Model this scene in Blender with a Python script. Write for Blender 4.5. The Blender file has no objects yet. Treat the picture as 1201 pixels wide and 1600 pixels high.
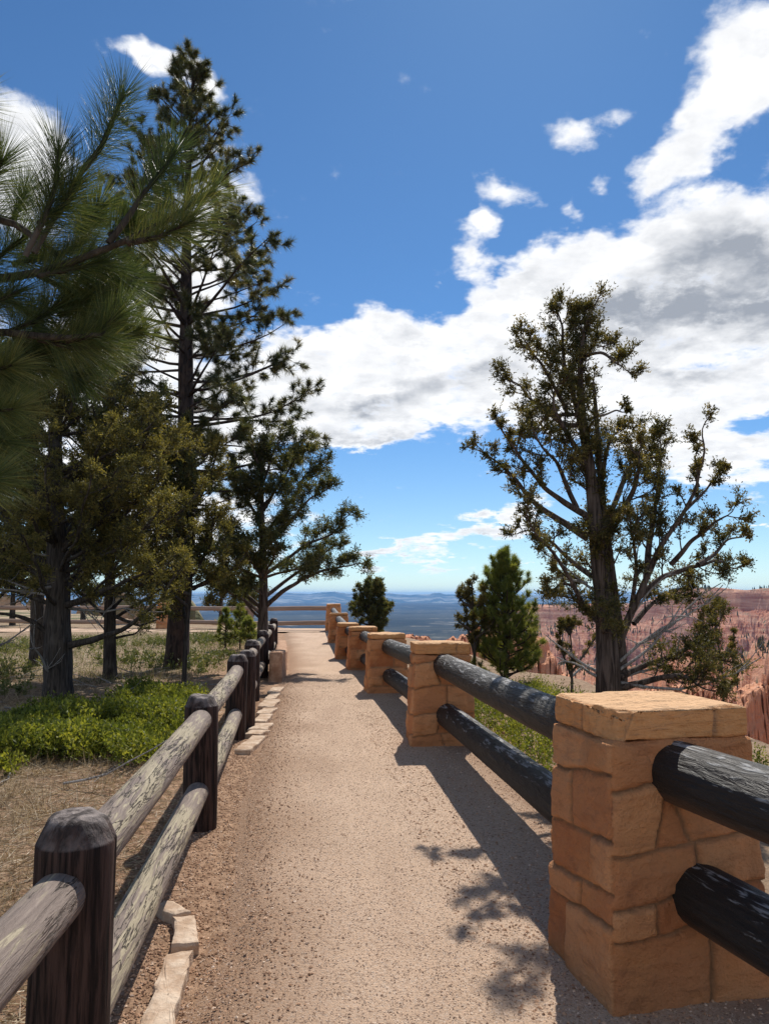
import bpy, math
import numpy as np
from mathutils import Vector, Matrix
R = math.radians
S = bpy.context.scene

# ------------------------------------------------------------------ camera
CAM_H = 1.6
PITCH = math.atan(130 / 1155.0)
FPX = 1155.0
cam_d = bpy.data.cameras.new("camera")
cam_d.sensor_fit = 'VERTICAL'; cam_d.sensor_height = 24.0
cam_d.lens = 24.0 * FPX / 1600.0
cam_d.clip_start = 0.05; cam_d.clip_end = 80000
cam = bpy.data.objects.new("camera", cam_d)
S.collection.objects.link(cam)
cam.location = (0, 0, CAM_H)
cam.rotation_euler = (R(90) + PITCH, 0, 0)
S.camera = cam

# ------------------------------------------------------------------ light
SUN_AZ = R(12.5)      # to the right of straight ahead (+Y)
SUN_EL = R(48.5)
SUN_STRENGTH = 4.7
SKY_STRENGTH = 0.092
sd = Vector((math.sin(SUN_AZ) * math.cos(SUN_EL), math.cos(SUN_AZ) * math.cos(SUN_EL), math.sin(SUN_EL)))
sun_d = bpy.data.lights.new("sun", 'SUN')
sun_d.energy = SUN_STRENGTH; sun_d.angle = R(0.53); sun_d.color = (1.0, 0.95, 0.87)
sun = bpy.data.objects.new("sun", sun_d); S.collection.objects.link(sun)
sun.rotation_euler = (-sd).to_track_quat('-Z', 'Y').to_euler()
S.view_settings.view_transform = 'Standard'
S.view_settings.look = 'None'
S.view_settings.exposure = 0.22
S.view_settings.gamma = 1.0
S.view_settings.use_curve_mapping = False
S.render.engine = 'CYCLES'
cy = S.cycles
cy.use_denoising = True
cy.max_bounces = 5; cy.diffuse_bounces = 2; cy.glossy_bounces = 2
cy.transmission_bounces = 3; cy.transparent_max_bounces = 6; cy.volume_bounces = 0
cy.sample_clamp_indirect = 6.0
cy.caustics_reflective = False; cy.caustics_refractive = False

# ------------------------------------------------------------------ node helper
class NT:
    def __init__(s, tree):
        s.t = tree; s.t.nodes.clear()
    def __call__(s, typ, ins=None, out=0, **props):
        n = s.t.nodes.new('ShaderNode' + typ)
        for k, v in props.items(): setattr(n, k, v)
        for k, v in (ins or {}).items():
            sock = n.inputs[k]
            if isinstance(v, bpy.types.NodeSocket): s.t.links.new(v, sock)
            else:
                if isinstance(v, (tuple, list)) and len(v) == 3 and sock.type == 'RGBA': v = (*v, 1)
                sock.default_value = v
        return n.outputs[out] if out is not None else n
    def m(s, op, a, b=0.0, c=0.0, clamp=False):
        return s('Math', {0: a, 1: b, 2: c}, operation=op, use_clamp=clamp)
    def vm(s, op, a, b=(0, 0, 0)):
        return s('VectorMath', {0: a, 1: b}, operation=op)
    def mix(s, f, a, b, blend='MIX'):
        n = s.t.nodes.new('ShaderNodeMix'); n.data_type = 'RGBA'; n.blend_type = blend
        for k, v in ((0, f), (6, a), (7, b)):
            if isinstance(v, bpy.types.NodeSocket): s.t.links.new(v, n.inputs[k])
            else: n.inputs[k].default_value = (*v, 1) if isinstance(v, (tuple, list)) and len(v) == 3 else v
        return n.outputs[2]
    def ss(s, x, lo, hi):
        n = s.t.nodes.new('ShaderNodeMapRange'); n.interpolation_type = 'SMOOTHSTEP'
        s.t.links.new(x, n.inputs[0]); n.inputs[1].default_value = lo; n.inputs[2].default_value = hi
        return n.outputs[0]
    def noise(s, vec, scale, detail=4.0, rough=0.55, dist=0.0, out=0):
        return s('TexNoise', {'Vector': vec, 'Scale': scale, 'Detail': detail, 'Roughness': rough, 'Distortion': dist}, out=out)
    def voro(s, vec, scale, feature='F1', out=0, rnd=1.0):
        return s('TexVoronoi', {'Vector': vec, 'Scale': scale, 'Randomness': rnd}, out=out, feature=feature)
    def scl(s, vec, sc):
        return s('Mapping', {'Vector': vec, 'Scale': sc})
    def bump(s, h, strength=0.5, dist=0.01, normal=None):
        d = {'Height': h, 'Strength': strength, 'Distance': dist}
        if normal is not None: d['Normal'] = normal
        return s('Bump', d)

def material(name, fn):
    m = bpy.data.materials.new(name); m.use_nodes = True
    T = NT(m.node_tree)
    sh = fn(T)
    o = m.node_tree.nodes.new('ShaderNodeOutputMaterial')
    m.node_tree.links.new(sh, o.inputs[0])
    return m

# ------------------------------------------------------------------ pixel <-> world (reference frame 1201 x 1600)
cp, sp = math.cos(PITCH), math.sin(PITCH)
def ray(px, py):
    dx = (px - 600.5) / FPX; dy = (800 - py) / FPX
    return np.array([dx, cp - dy * sp, sp + dy * cp])
def at(px, py, Y):
    r = ray(px, py); t = Y / r[1]
    return np.array([r[0] * t, Y, CAM_H + r[2] * t])
def gz(px, py, z=0.0):
    r = ray(px, py); t = (z - CAM_H) / r[2]
    return np.array([r[0] * t, r[1] * t, z])
def azel(px, py):
    r = ray(px, py)
    return math.atan2(r[0], r[1]), math.atan2(r[2], math.hypot(r[0], r[1]))

# ------------------------------------------------------------------ world: sky with clouds
W = bpy.data.worlds.new("World"); S.world = W; W.use_nodes = True
def build_world():
    T = NT(W.node_tree)
    sky = T('TexSky', sky_type='NISHITA', sun_disc=False, sun_elevation=SUN_EL, sun_rotation=SUN_AZ,
            altitude=2400.0, air_density=1.0, dust_density=0.5, ozone_density=1.6)
    d = T('TexCoord', out=0)
    sep = T('SeparateXYZ', {0: d}, out=None)
    x, y, z = sep.outputs
    az = T.m('ARCTAN2', x, y); el = T.m('ARCSINE', z)
    E = T('CombineXYZ', {0: az, 1: el, 2: 0.0})
    # cloud-plane coordinates (flatten towards the horizon)
    zz = T.m('ADD', T.m('MAXIMUM', z, 0.0), 0.22)
    P = T('CombineXYZ', {0: T.m('DIVIDE', x, zz), 1: T.m('DIVIDE', y, zz), 2: 0.0})
    w1 = T.noise(P, 3.0, 5.0, 0.6, out=1)
    w1 = T.vm('SUBTRACT', w1, (0.5, 0.5, 0.5))
    w1 = T.vm('MULTIPLY', w1, (0.20, 0.15, 0.0))
    Ew = T.vm('ADD', E, w1)
    def blobs(lst, vec):
        acc = None
        for (cx, cy_, rx, ry, ang, wt) in lst:
            a0, e0 = azel(cx, cy_)
            ca, sa = math.cos(R(ang)), math.sin(R(ang))
            a1, e1 = azel(cx + rx * ca, cy_ - rx * sa)
            a2, e2 = azel(cx - ry * sa, cy_ - ry * ca)
            l1 = math.hypot(a1 - a0, e1 - e0); l2 = math.hypot(a2 - a0, e2 - e0)
            rot = math.atan2(e1 - e0, a1 - a0)
            mp = T('Mapping', {'Vector': vec, 'Location': (a0, e0, 0), 'Rotation': (0, 0, rot), 'Scale': (l1 * 1.38, l2 * 1.38, 1)}, vector_type='TEXTURE')
            g = T('TexGradient', {0: mp}, out=1, gradient_type='SPHERICAL')
            g = T.m('MULTIPLY', g, wt * 1.5)
            acc = g if acc is None else T.m('ADD', acc, g)
        return T.m('MINIMUM', acc, 1.0)
    CL = [(1090, 450, 270, 120, 18, 1.3), (860, 520, 210, 100, 22, 1.2), (650, 585, 190, 80, 14, 1.2), (600, 665, 190, 34, 0, .9),
          (1130, 610, 190, 45, 4, 1.0), (1120, 705, 150, 42, -8, 1.0), (940, 640, 160, 45, -3, 1.0), (550, 580, 100, 66, 30, .95), (520, 640, 80, 50, 0, .8), (980, 420, 160, 80, 25, .9),
          (732, 400, 34, 40, 0, .62), (800, 450, 90, 44, 28, .7), (775, 316, 44, 32, 0, .62), (900, 210, 62, 34, 0, .60), (972, 167, 40, 28, 0, .56),
          (1175, 60, 105, 80, 60, .95), (1130, 180, 105, 54, 45, .78), (1050, 245, 66, 46, 30, .72), (1195, 130, 60, 70, 0, .8),
          (938, 292, 34, 16, 10, .5), (876, 338, 24, 20, 0, .42), (740, 362, 26, 18, 0, .6), (665, 458, 20, 9, 0, .4),
          (755, 832, 80, 20, 10, .8), (610, 862, 90, 16, 3, .85), (690, 884, 70, 10, 0, .65), (830, 792, 60, 24, 30, .7),
          (850, 885, 60, 6, 0, .4), (1195, 826, 16, 8, 0, .7),
          (265, 80, 72, 27, -8, 1.0), (330, 120, 22, 60, 10, .5), (40, 250, 90, 110, -20, 1.1), (240, 460, 130, 90, 30, 1.1), (330, 300, 60, 90, 0, .6),
          (330, 640, 190, 110, 10, 1.0), (120, 640, 200, 120, 0, .9), (290, 830, 180, 70, 0, .8), (450, 600, 70, 60, 0, .6), (-200, 400, 160, 200, 0, 1.1), (1400, 500, 200, 200, 0, 1.1)]
    GR = [(1120, 420, 190, 62, 14, 1.0), (1190, 470, 110, 60, 10, .8), (970, 505, 120, 44, 14, .75), (590, 632, 95, 26, 6, .7), (760, 600, 95, 26, 6, .55),
          (1090, 575, 120, 22, 5, .45), (930, 655, 100, 16, 0, .35), (1150, 250, 60, 25, 20, .3), (620, 690, 140, 10, 0, .5), (610, 872, 90, 6, 0, .6), (760, 843, 80, 7, 10, .5)]
    mask = blobs(CL, Ew)
    # unseen cloud added behind the viewer as fill light on camera-facing surfaces
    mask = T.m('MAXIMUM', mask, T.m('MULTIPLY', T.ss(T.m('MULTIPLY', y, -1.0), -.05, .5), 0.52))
    fb = T.noise(P, 8.0, 9.0, 0.64, 0.1)
    fb2 = T.noise(P, 2.2, 3.0, 0.5)
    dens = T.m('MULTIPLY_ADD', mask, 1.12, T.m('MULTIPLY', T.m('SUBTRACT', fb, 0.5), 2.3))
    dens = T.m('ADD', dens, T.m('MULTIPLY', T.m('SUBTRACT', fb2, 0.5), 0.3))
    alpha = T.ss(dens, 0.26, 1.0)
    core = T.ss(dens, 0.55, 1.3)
    grey = blobs(GR, T.vm('ADD', E, T.vm('MULTIPLY', w1, (0.8, 0.8, 0))))
    fb3 = T.noise(P, 6.0, 8.0, 0.55)
    g = T.m('MULTIPLY', T.ss(grey, 0.0, 1.1), 0.85)
    g = T.m('ADD', g, T.m('MULTIPLY', T.m('SUBTRACT', fb3, 0.40), 1.3))
    sd2 = (math.sin(SUN_AZ) * .045, math.cos(SUN_AZ) * .045, 0)
    fbS = T.noise(T.vm('ADD', P, sd2), 8.0, 6.0, 0.60, 0.1)
    relief = T.m('MULTIPLY', T.m('SUBTRACT', fbS, fb), 1.6)
    g = T.m('ADD', g, T.m('MULTIPLY', T.m('ADD', relief, .10), .9))
    g = T.m('MULTIPLY', g, core, clamp=True)
    ccol = T.mix(g, (0.98, 0.98, 0.98), (0.33, 0.355, 0.40))
    tint = T.mix(T.ss(el, -.02, .30), (SKY_STRENGTH * .88, SKY_STRENGTH * .98, SKY_STRENGTH * 1.0), (SKY_STRENGTH * .58, SKY_STRENGTH * 0.91, SKY_STRENGTH * 1.13))
    skyc = T.mix(1.0, sky, tint, 'MULTIPLY')

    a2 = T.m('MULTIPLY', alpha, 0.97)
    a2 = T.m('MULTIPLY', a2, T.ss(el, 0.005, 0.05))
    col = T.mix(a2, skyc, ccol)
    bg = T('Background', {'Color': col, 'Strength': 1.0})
    o = T('OutputWorld', {0: bg}, out=None) if False else W.node_tree.nodes.new('ShaderNodeOutputWorld')
    W.node_tree.links.new(bg, o.inputs[0])
build_world()
W.cycles.sampling_method = 'MANUAL'; W.cycles.sample_map_resolution = 512

# ------------------------------------------------------------------ numpy noise
def _h(ix, iy, iz, seed):
    n = (ix.astype(np.int64) * 374761393 + iy.astype(np.int64) * 668265263 + iz.astype(np.int64) * 2147483647 + seed * 1274126177) & 0xffffffff
    n = ((n ^ (n >> 13)) * 1274126177) & 0xffffffff
    n = ((n ^ (n >> 15)) * 2246822519) & 0xffffffff
    return ((n ^ (n >> 16)) & 0xffffff) / float(0xffffff)
def vnoise(p, seed=0):
    p = np.atleast_2d(p)
    i = np.floor(p).astype(np.int64); f = p - i; f = f * f * (3 - 2 * f)
    r = 0
    for a in (0, 1):
        wx = f[:, 0] if a else 1 - f[:, 0]
        for b in (0, 1):
            wy = f[:, 1] if b else 1 - f[:, 1]
            for c in (0, 1):
                wz = f[:, 2] if c else 1 - f[:, 2]
                r = r + wx * wy * wz * _h(i[:, 0] + a, i[:, 1] + b, i[:, 2] + c, seed)
    return r * 2 - 1
def fbm(p, oct=4, seed=0, gain=0.5):
    r = 0; a = 1.0; s = 0
    for k in range(oct):
        r = r + a * vnoise(p * (2.03 ** k) + 17.3 * k, seed + k); s += a; a *= gain
    return r / s
def xyz(x, y, z=0.0):
    x, y, z = np.broadcast_arrays(x, y, z)
    return np.stack([x.ravel(), y.ravel(), z.ravel()], 1).astype(float)
def sst(x, a, b):
    t = np.clip((x - a) / (b - a), 0, 1); return t * t * (3 - 2 * t)
def norm(v):
    return v / np.maximum(np.linalg.norm(v, axis=-1, keepdims=True), 1e-9)

# ------------------------------------------------------------------ mesh builder
class MB:
    def __init__(s): s.v = []; s.f = []; s.n = 0; s.va = []; s.fa = []
    def add(s, v, f, va=None, fa=None):
        v = np.asarray(v, float).reshape(-1, 3); f = np.asarray(f, np.int64)
        s.v.append(v); s.f.append(f + s.n); s.n += len(v)
        s.va.append(np.broadcast_to(np.zeros(2) if va is None else np.asarray(va, float), (len(v), 2)))
        s.fa.append(np.broadcast_to(0.5 if fa is None else fa, (len(f),)))
        return s
    def build(s, name, mat, parent=None, smooth=False, loc=None, rot=None):
        me = bpy.data.meshes.new(name)
        V = np.concatenate(s.v); me.vertices.add(len(V)); me.vertices.foreach_set('co', V.astype(np.float32).ravel())
        L = np.concatenate([f.ravel() for f in s.f]); tot = np.concatenate([np.full(len(f), f.shape[1]) for f in s.f])
        st = np.concatenate([[0], np.cumsum(tot)[:-1]])
        me.loops.add(len(L)); me.loops.foreach_set('vertex_index', L.astype(np.int32))
        me.polygons.add(len(tot)); me.polygons.foreach_set('loop_start', st.astype(np.int32))
        me.polygons.foreach_set('loop_total', tot.astype(np.int32))
        me.polygons.foreach_set('use_smooth', np.full(len(tot), bool(smooth)))
        me.update(calc_edges=True)
        VA = np.concatenate(s.va)
        if VA.any():
            for k, nm in enumerate(('joint', 'stone')):
                a = me.attributes.new(nm, 'FLOAT', 'POINT'); a.data.foreach_set('value', VA[:, k].astype(np.float32))
        a = me.attributes.new('tone', 'FLOAT', 'FACE'); a.data.foreach_set('value', np.concatenate(s.fa).astype(np.float32))
        if mat: me.materials.append(mat)
        o = bpy.data.objects.new(name, me); S.collection.objects.link(o)
        if parent: o.parent = parent
        if loc is not None: o.location = loc
        if rot is not None: o.rotation_euler = rot
        return o

def tag(o, label=None, cat=None, group=None, kind=None):
    for k, v in (('label', label), ('category', cat), ('group', group), ('kind', kind)):
        if v: o[k] = v
    return o
def thing(name, loc, label, cat, group=None, rz=0):
    o = bpy.data.objects.new(name, None); S.collection.objects.link(o)
    o.empty_display_size = 0.2; o.location = loc; o.rotation_euler = (0, 0, rz)
    return tag(o, label, cat, group)

def gridquads(nu, nv, wrap=False):
    i = np.arange(nu if wrap else nu - 1)[:, None]; j = np.arange(nv - 1)[None]
    i2 = (i + 1) % nu
    return np.stack([i * nv + j, i2 * nv + j, i2 * nv + j + 1, i * nv + j + 1], -1).reshape(-1, 4)
def frames(d):
    d = norm(d); up = np.where(np.abs(d[:, 2:3]) > 0.9, np.array([[1., 0, 0]]), np.array([[0, 0, 1.]]))
    u = norm(np.cross(up, d)); v = np.cross(d, u); return u, v
def tube(mb, pts, rad, n=8, rough=0.0, seed=0, cap=True):
    pts = np.asarray(pts, float); rad = np.broadcast_to(np.asarray(rad, float), (len(pts),))
    d = np.gradient(pts, axis=0); d = norm(d)
    # parallel transport
    ref = np.array([1., 0, 0]) if abs(d[0, 2]) > .8 else np.array([0, 0, 1.])
    u = np.zeros_like(pts); cur = ref
    for k in range(len(pts)):
        cur = cur - d[k] * np.dot(cur, d[k]); cur = cur / max(np.linalg.norm(cur), 1e-9); u[k] = cur
    v = np.cross(d, u)
    th = np.linspace(0, 2 * np.pi, n, endpoint=False)
    off = np.cos(th)[:, None, None] * u[None] + np.sin(th)[:, None, None] * v[None]
    rr = rad[None, :, None] * np.ones((n, 1, 1))
    if rough:
        q = (pts[None] + off * rad[None, :, None] * 0.9)
        rr = rr * (1 + rough * fbm(q.reshape(-1, 3) * np.array([9, 9, 1.5]), 2, seed).reshape(n, len(pts), 1))
    P = pts[None] + off * rr
    mb.add(P.reshape(-1, 3), gridquads(n, len(pts), True))
    if cap:
        b = P[:, -1]; mb.add(np.vstack([b, pts[-1:]]), [[i, (i + 1) % n, n] for i in range(n)])
def segs(mb, A, B, ra, rb, n=3):
    A = np.asarray(A, float); B = np.asarray(B, float)
    if len(A) == 0: return
    u, v = frames(B - A); th = np.linspace(0, 2 * np.pi, n, endpoint=False)
    c = np.cos(th)[None, :, None]; s_ = np.sin(th)[None, :, None]
    off = c * u[:, None] + s_ * v[:, None]
    ra = np.broadcast_to(ra, (len(A),)); rb = np.broadcast_to(rb, (len(A),))
    V = np.concatenate([A[:, None] + off * ra[:, None, None], B[:, None] + off * rb[:, None, None]], 1)
    f = np.array([[k, (k + 1) % n, n + (k + 1) % n, n + k] for k in range(n)])
    F = (np.arange(len(A)) * 2 * n)[:, None, None] + f[None]
    mb.add(V.reshape(-1, 3), F.reshape(-1, 4))
def diamonds(mb, C, D, L, Wd, rng, tone):
    """leaf-sized four-cornered leaflets from base C along D"""
    D = norm(D); u, v = frames(D); a = rng.uniform(0, 2 * np.pi, len(C))[:, None]
    s = u * np.cos(a) + v * np.sin(a)
    L = np.broadcast_to(L, (len(C),))[:, None]; Wd = np.broadcast_to(Wd, (len(C),))[:, None]
    nrm = np.cross(D, s)
    V = np.stack([C, C + D * L * .45 + s * Wd * .5 + nrm * Wd * .15, C + D * L, C + D * L * .45 - s * Wd * .5 + nrm * Wd * .15], 1)
    F = (np.arange(len(C)) * 4)[:, None] + np.arange(4)[None]
    mb.add(V.reshape(-1, 3), F, fa=tone)
def needles(mb, C, D, L, w, rng, tone, droop=0.0, two=False):
    D = norm(D); u, v = frames(D); a = rng.uniform(0, 2 * np.pi, len(C))[:, None]
    s = u * np.cos(a) + v * np.sin(a)
    L = np.broadcast_to(L, (len(C),))[:, None]; w = np.broadcast_to(w, (len(C),))[:, None]
    tip = C + D * L; tip[:, 2] -= droop * L[:, 0]
    if not two:
        V = np.stack([C - s * w * .5, C + s * w * .5, tip], 1)
        F = (np.arange(len(C)) * 3)[:, None] + np.arange(3)[None]
        mb.add(V.reshape(-1, 3), F, fa=tone)
    else:
        mid = C + D * L * .55; mid[:, 2] -= droop * .2 * L[:, 0]
        V = np.stack([C - s * w * .5, C + s * w * .5, mid + s * w * .5, mid - s * w * .5, tip], 1)
        b = (np.arange(len(C)) * 5)[:, None]
        mb.add(V.reshape(-1, 3), np.concatenate([b + [[0, 1, 2, 3]]]), fa=tone)
        mb.add(V[:, 2:].reshape(-1, 3), (np.arange(len(C)) * 3)[:, None] + np.array([[1, 0, 2]]), fa=tone)

# ------------------------------------------------------------------ materials
def POS(T): return T('NewGeometry', out=0)
def OBJ(T): return T('TexCoord', out=3)
def TONE(T, nm='tone'): return T('Attribute', attribute_name=nm, out=2)
def principled(T, col, rough=0.8, normal=None, spec=0.3, **kw):
    d = {'Base Color': col, 'Roughness': rough, 'Specular IOR Level': spec}
    if normal is not None: d['Normal'] = normal
    d.update(kw)
    return T('BsdfPrincipled', d)

def foliage_mat(name, dark, mid, light, trans=0.35, tint=(1.3, 1.25, .6), rough=.55, spec=.35):
    def f(T):
        t = TONE(T); n = T.noise(POS(T), 2.3, 3)
        t2 = T.m('ADD', t, T.m('MULTIPLY', T.m('SUBTRACT', n, .5), .7), clamp=True)
        c = T.mix(T.ss(t2, .1, .55), dark, mid); c = T.mix(T.ss(t2, .5, 1.0), c, light)
        b = principled(T, c, rough, spec=spec)
        tc = T.mix(1.0, c, tint, 'MULTIPLY')
        tr = T('BsdfTranslucent', {'Color': tc})
        return T('MixShader', {0: trans, 1: b, 2: tr})
    return material(name, f)
M = {}
M['juniper'] = foliage_mat('juniper foliage', (.050, .052, .022), (.125, .110, .038), (.29, .215, .072), .42)
M['juniper_dark'] = foliage_mat('dark juniper foliage', (.046, .060, .030), (.11, .12, .05), (.25, .21, .075), .45)
M['juniper_gold'] = foliage_mat('olive juniper foliage', (.07, .070, .026), (.17, .150, .050), (.32, .26, .080), .46)
M['pine'] = foliage_mat('pine needles', (.038, .052, .028), (.10, .11, .05), (.26, .21, .09), .4, rough=.4, spec=.5)
M['pine_near'] = foliage_mat('long pine needles', (.030, .052, .022), (.085, .120, .045), (.25, .24, .085), .34, rough=.5, spec=.3)
M['pine_young'] = foliage_mat('young pine needles', (.080, .11, .030), (.20, .23, .06), (.38, .36, .09), .5)
M['manzanita'] = foliage_mat('shrub leaves', (.045, .06, .016), (.15, .18, .032), (.38, .37, .065), .38, rough=.55, spec=.25)
M['straw'] = foliage_mat('dry grass', (.16, .11, .06), (.36, .27, .16), (.62, .52, .36), .25, tint=(1, .9, .7))
M['grass'] = foliage_mat('green grass', (.06, .08, .025), (.13, .155, .05), (.27, .25, .12), .3)

def bark(name, a, b, c, sx=40, sz=3.0):
    def f(T):
        p = POS(T)
        q = T.scl(p, (sx, sx, sz)); n = T.noise(q, 1.0, 5, .6, .6)
        n2 = T.noise(p, 3.0, 3)
        col = T.mix(T.ss(n, .35, .65), a, b); col = T.mix(T.m('MULTIPLY', T.ss(n2, .5, .8), .7), col, c)
        return principled(T, col, .9, T.bump(n, .9, .02))
    return material(name, f)
M['bark_juniper'] = bark('juniper bark', (.030, .020, .015), (.14, .10, .078), (.24, .19, .16))
M['bark_dark'] = bark('dark juniper bark', (.022, .017, .013), (.085, .068, .055), (.15, .13, .11))
M['bark_pine'] = bark('pine bark', (.018, .013, .012), (.075, .050, .042), (.12, .07, .05), 14, 4)
M['deadwood'] = bark('dead wood', (.18, .16, .14), (.42, .39, .36), (.5, .47, .44), 60, 6)

def f_path(T):
    p = POS(T)
    n1 = T.noise(p, 1.2, 4); n2 = T.noise(p, 55, 3, .6); v = T.voro(p, 95); v2 = T.voro(p, 120, out=1)
    col = T.mix(n1, (.53, .365, .25), (.68, .49, .35))
    col = T.mix(T.m('MULTIPLY', T.ss(n2, .45, .8), .55), col, (.25, .165, .115))
    hs = T('SeparateColor', {0: v2})
    col = T.mix(T.m('MULTIPLY', T.ss(hs, .72, .9), .5), col, (.62, .50, .40))
    col = T.mix(T.m('MULTIPLY', T.ss(hs, .12, .02), .7), col, (.16, .10, .075))
    # compacted, slightly darker strips and reddish loose dirt next to the verge
    n3 = T.noise(T.scl(p, (2.2, .35, 1)), 1.0, 3)
    col = T.mix(T.m('MULTIPLY', T.ss(n3, .48, .7), .28), col, (.34, .22, .15))
    j = TONE(T, 'joint')
    col = T.mix(T.m('MULTIPLY', j, .75), col, (.27, .155, .09))
    n5 = T.noise(p, 160, 4, .7); sp_ = T.noise(p, 75, 5, .75); col = T.mix(T.m('MULTIPLY', T.ss(sp_, .56, .68), .32), col, (.22, .14, .095)); col = T.mix(T.m('MULTIPLY', T.ss(T.noise(p, 60, 5, .75, out=0), .40, .30), .5), col, (.80, .66, .54)); h = T.m('ADD', T.m('MULTIPLY', v, -.25), T.m('ADD', n5, T.m('MULTIPLY', n2, .8)))
    return principled(T, col, .95, T.bump(h, .8, .014), spec=.15)
M['path'] = material('crushed gravel', f_path)

def f_ground(T):
    p = POS(T); z = T('SeparateXYZ', {0: p}, out=2)
    n1 = T.noise(p, .8, 5, .6); n2 = T.noise(p, 14, 5, .65); n3 = T.noise(T.scl(p, (60, 25, 1)), 1.0, 5, .75, .3)
    soil = T.mix(T.ss(n2, .35, .7), (.20, .13, .085), (.40, .29, .20))
    straw = T.mix(T.ss(n3, .35, .7), (.20, .14, .085), (.50, .40, .27))
    col = T.mix(T.ss(n1, .42, .60), soil, straw)
    dirt = T.mix(T.ss(n2, .3, .7), (.24, .14, .085), (.48, .31, .20))
    col = T.mix(TONE(T, 'joint'), col, dirt)
    rock = T.mix(n2, (.36, .16, .085), (.52, .27, .16))
    col = T.mix(T.ss(T.m('MULTIPLY', z, -1.0), .25, 1.2), col, rock)
    h = T.m('ADD', n3, n2)
    return principled(T, col, .95, T.bump(h, .8, .03), spec=.1)
M['ground'] = material('soil and litter', f_ground)

def f_canyon(T):
    p = POS(T); s = T('SeparateXYZ', {0: p}, out=None); z = s.outputs[2]
    nr = T('NewGeometry', out=1); nz = T('SeparateXYZ', {0: nr}, out=2)
    warp = T.noise(p, .02, 4)
    q = T.scl(p, (.012, .012, .22)); st = T.noise(q, 1.0, 5, .6, .3)
    n2 = T.noise(p, .35, 6, .65)
    dist = T.vm('LENGTH', p) if False else T('VectorMath', {0: p}, operation='LENGTH', out=1)
    near = T.mix(st, (.46, .165, .075), (.66, .36, .22))
    far = T.mix(T.ss(st, .3, .7), (.38, .135, .075), (.62, .35, .23))
    col = T.mix(T.ss(dist, 200, 700), near, far)
    col = T.mix(T.m('MULTIPLY', T.ss(n2, .5, .8), .5), col, (.60, .45, .36))
    top = T.m('MULTIPLY', T.ss(nz, .86, .96), T.ss(dist, 150, 500))
    col = T.mix(T.m('MULTIPLY', top, T.ss(T.noise(p, .02, 5), .42, .6)), col, (.10, .10, .06))
    flat = T.m('MULTIPLY', T.ss(z, -1.6, -.5), T.ss(T.m('MULTIPLY', dist, -1.0), -420, -300))
    col = T.mix(flat, col, T.mix(T.ss(T.noise(p, .25, 5), .42, .6), (.42, .31, .21), (.14, .14, .075)))
    return principled(T, col, .95, T.bump(T.m('ADD', n2, st), .8, 1.2), spec=.1)
M['canyon'] = material('banded sandstone', f_canyon)

def f_valley(T):
    p = POS(T)
    n1 = T.noise(T.scl(p, (.0006, .0012, .001)), 1.0, 7, .65); n2 = T.noise(T.scl(p, (.004, .006, .004)), 1.0, 5, .7)
    col = T.mix(T.ss(n1, .4, .62), (.022, .026, .024), (.060, .062, .05))
    col = T.mix(T.m('MULTIPLY', T.ss(n2, .55, .72), .7), col, (.46, .42, .34))
    return principled(T, col, 1.0, spec=0.05)
M['valley'] = material('wooded valley', f_valley)
def f_hills(T):
    p = POS(T)
    n1 = T.noise(T.scl(p, (.0012, .002, .004)), 1.0, 7, .65)
    col = T.mix(T.ss(n1, .42, .62), (.05, .07, .07), (.34, .33, .28))
    return principled(T, col, 1.0, spec=0.05)
M['hills'] = material('far hills', f_hills)

def f_stone(T):
    p = OBJ(T); j = TONE(T, 'joint'); s = TONE(T, 'stone')
    n1 = T.noise(p, 3.0, 5, .6); n2 = T.noise(p, 30, 5, .65); n3 = T.noise(T.scl(p, (6, 6, 22)), 1.0, 6, .6, .4)
    col = T.mix(s, (.48, .165, .065), (.78, .39, .185))
    col = T.mix(T.ss(n1, .4, .7), col, (.68, .30, .125))
    col = T.mix(T.m('MULTIPLY', T.ss(n3, .5, .75), .5), col, (.30, .12, .060))
    col = T.mix(T.m('MULTIPLY', T.ss(n2, .60, .8), .3), col, (.58, .36, .20))
    col = T.mix(T.m('MULTIPLY', j, .8), col, T.mix(n2, (.24, .13, .07), (.42, .26, .15)))
    n6 = T.noise(p, 95, 5, .7); col = T.mix(T.m('MULTIPLY', T.ss(n6, .5, .75), .4), col, (.30, .13, .06))
    st2 = T.noise(T.scl(p, (3, 3, 1.2)), 1.0, 4); col = T.mix(T.m('MULTIPLY', T.ss(st2, .52, .75), .45), col, (.27, .13, .075))
    h = T.m('ADD', T.m('MULTIPLY', n3, .8), T.m('ADD', n2, T.m('MULTIPLY', n6, .7)))
    return principled(T, col, .92, T.bump(h, 1.0, .022), spec=.15)
M['stone'] = material('orange sandstone', f_stone)
def f_cap(T):
    p = OBJ(T)
    n2 = T.noise(p, 26, 5, .65); n3 = T.noise(T.scl(p, (7, 12, 40)), 1.0, 6, .6, .6)
    nz = T('SeparateXYZ', {0: T('NewGeometry', out=1)}, out=2)
    col = T.mix(n2, (.58, .245, .085), (.76, .38, .165))
    col = T.mix(T.m('MULTIPLY', T.ss(n3, .5, .7), .5), col, (.40, .20, .11))
    col = T.mix(T.m('MULTIPLY', TONE(T, 'joint'), .7), col, (.30, .18, .11))
    # sunlit pale tan painted into the colour of the upward faces
    col = T.mix(T.m('MULTIPLY', T.ss(nz, .6, .95), .65), col, T.mix(n2, (.58, .38, .21), (.78, .56, .35)))
    return principled(T, col, .9, T.bump(T.m('ADD', n3, n2), 1.0, .02), spec=.15)
M['cap'] = material('pale capstone', f_cap)
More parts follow.
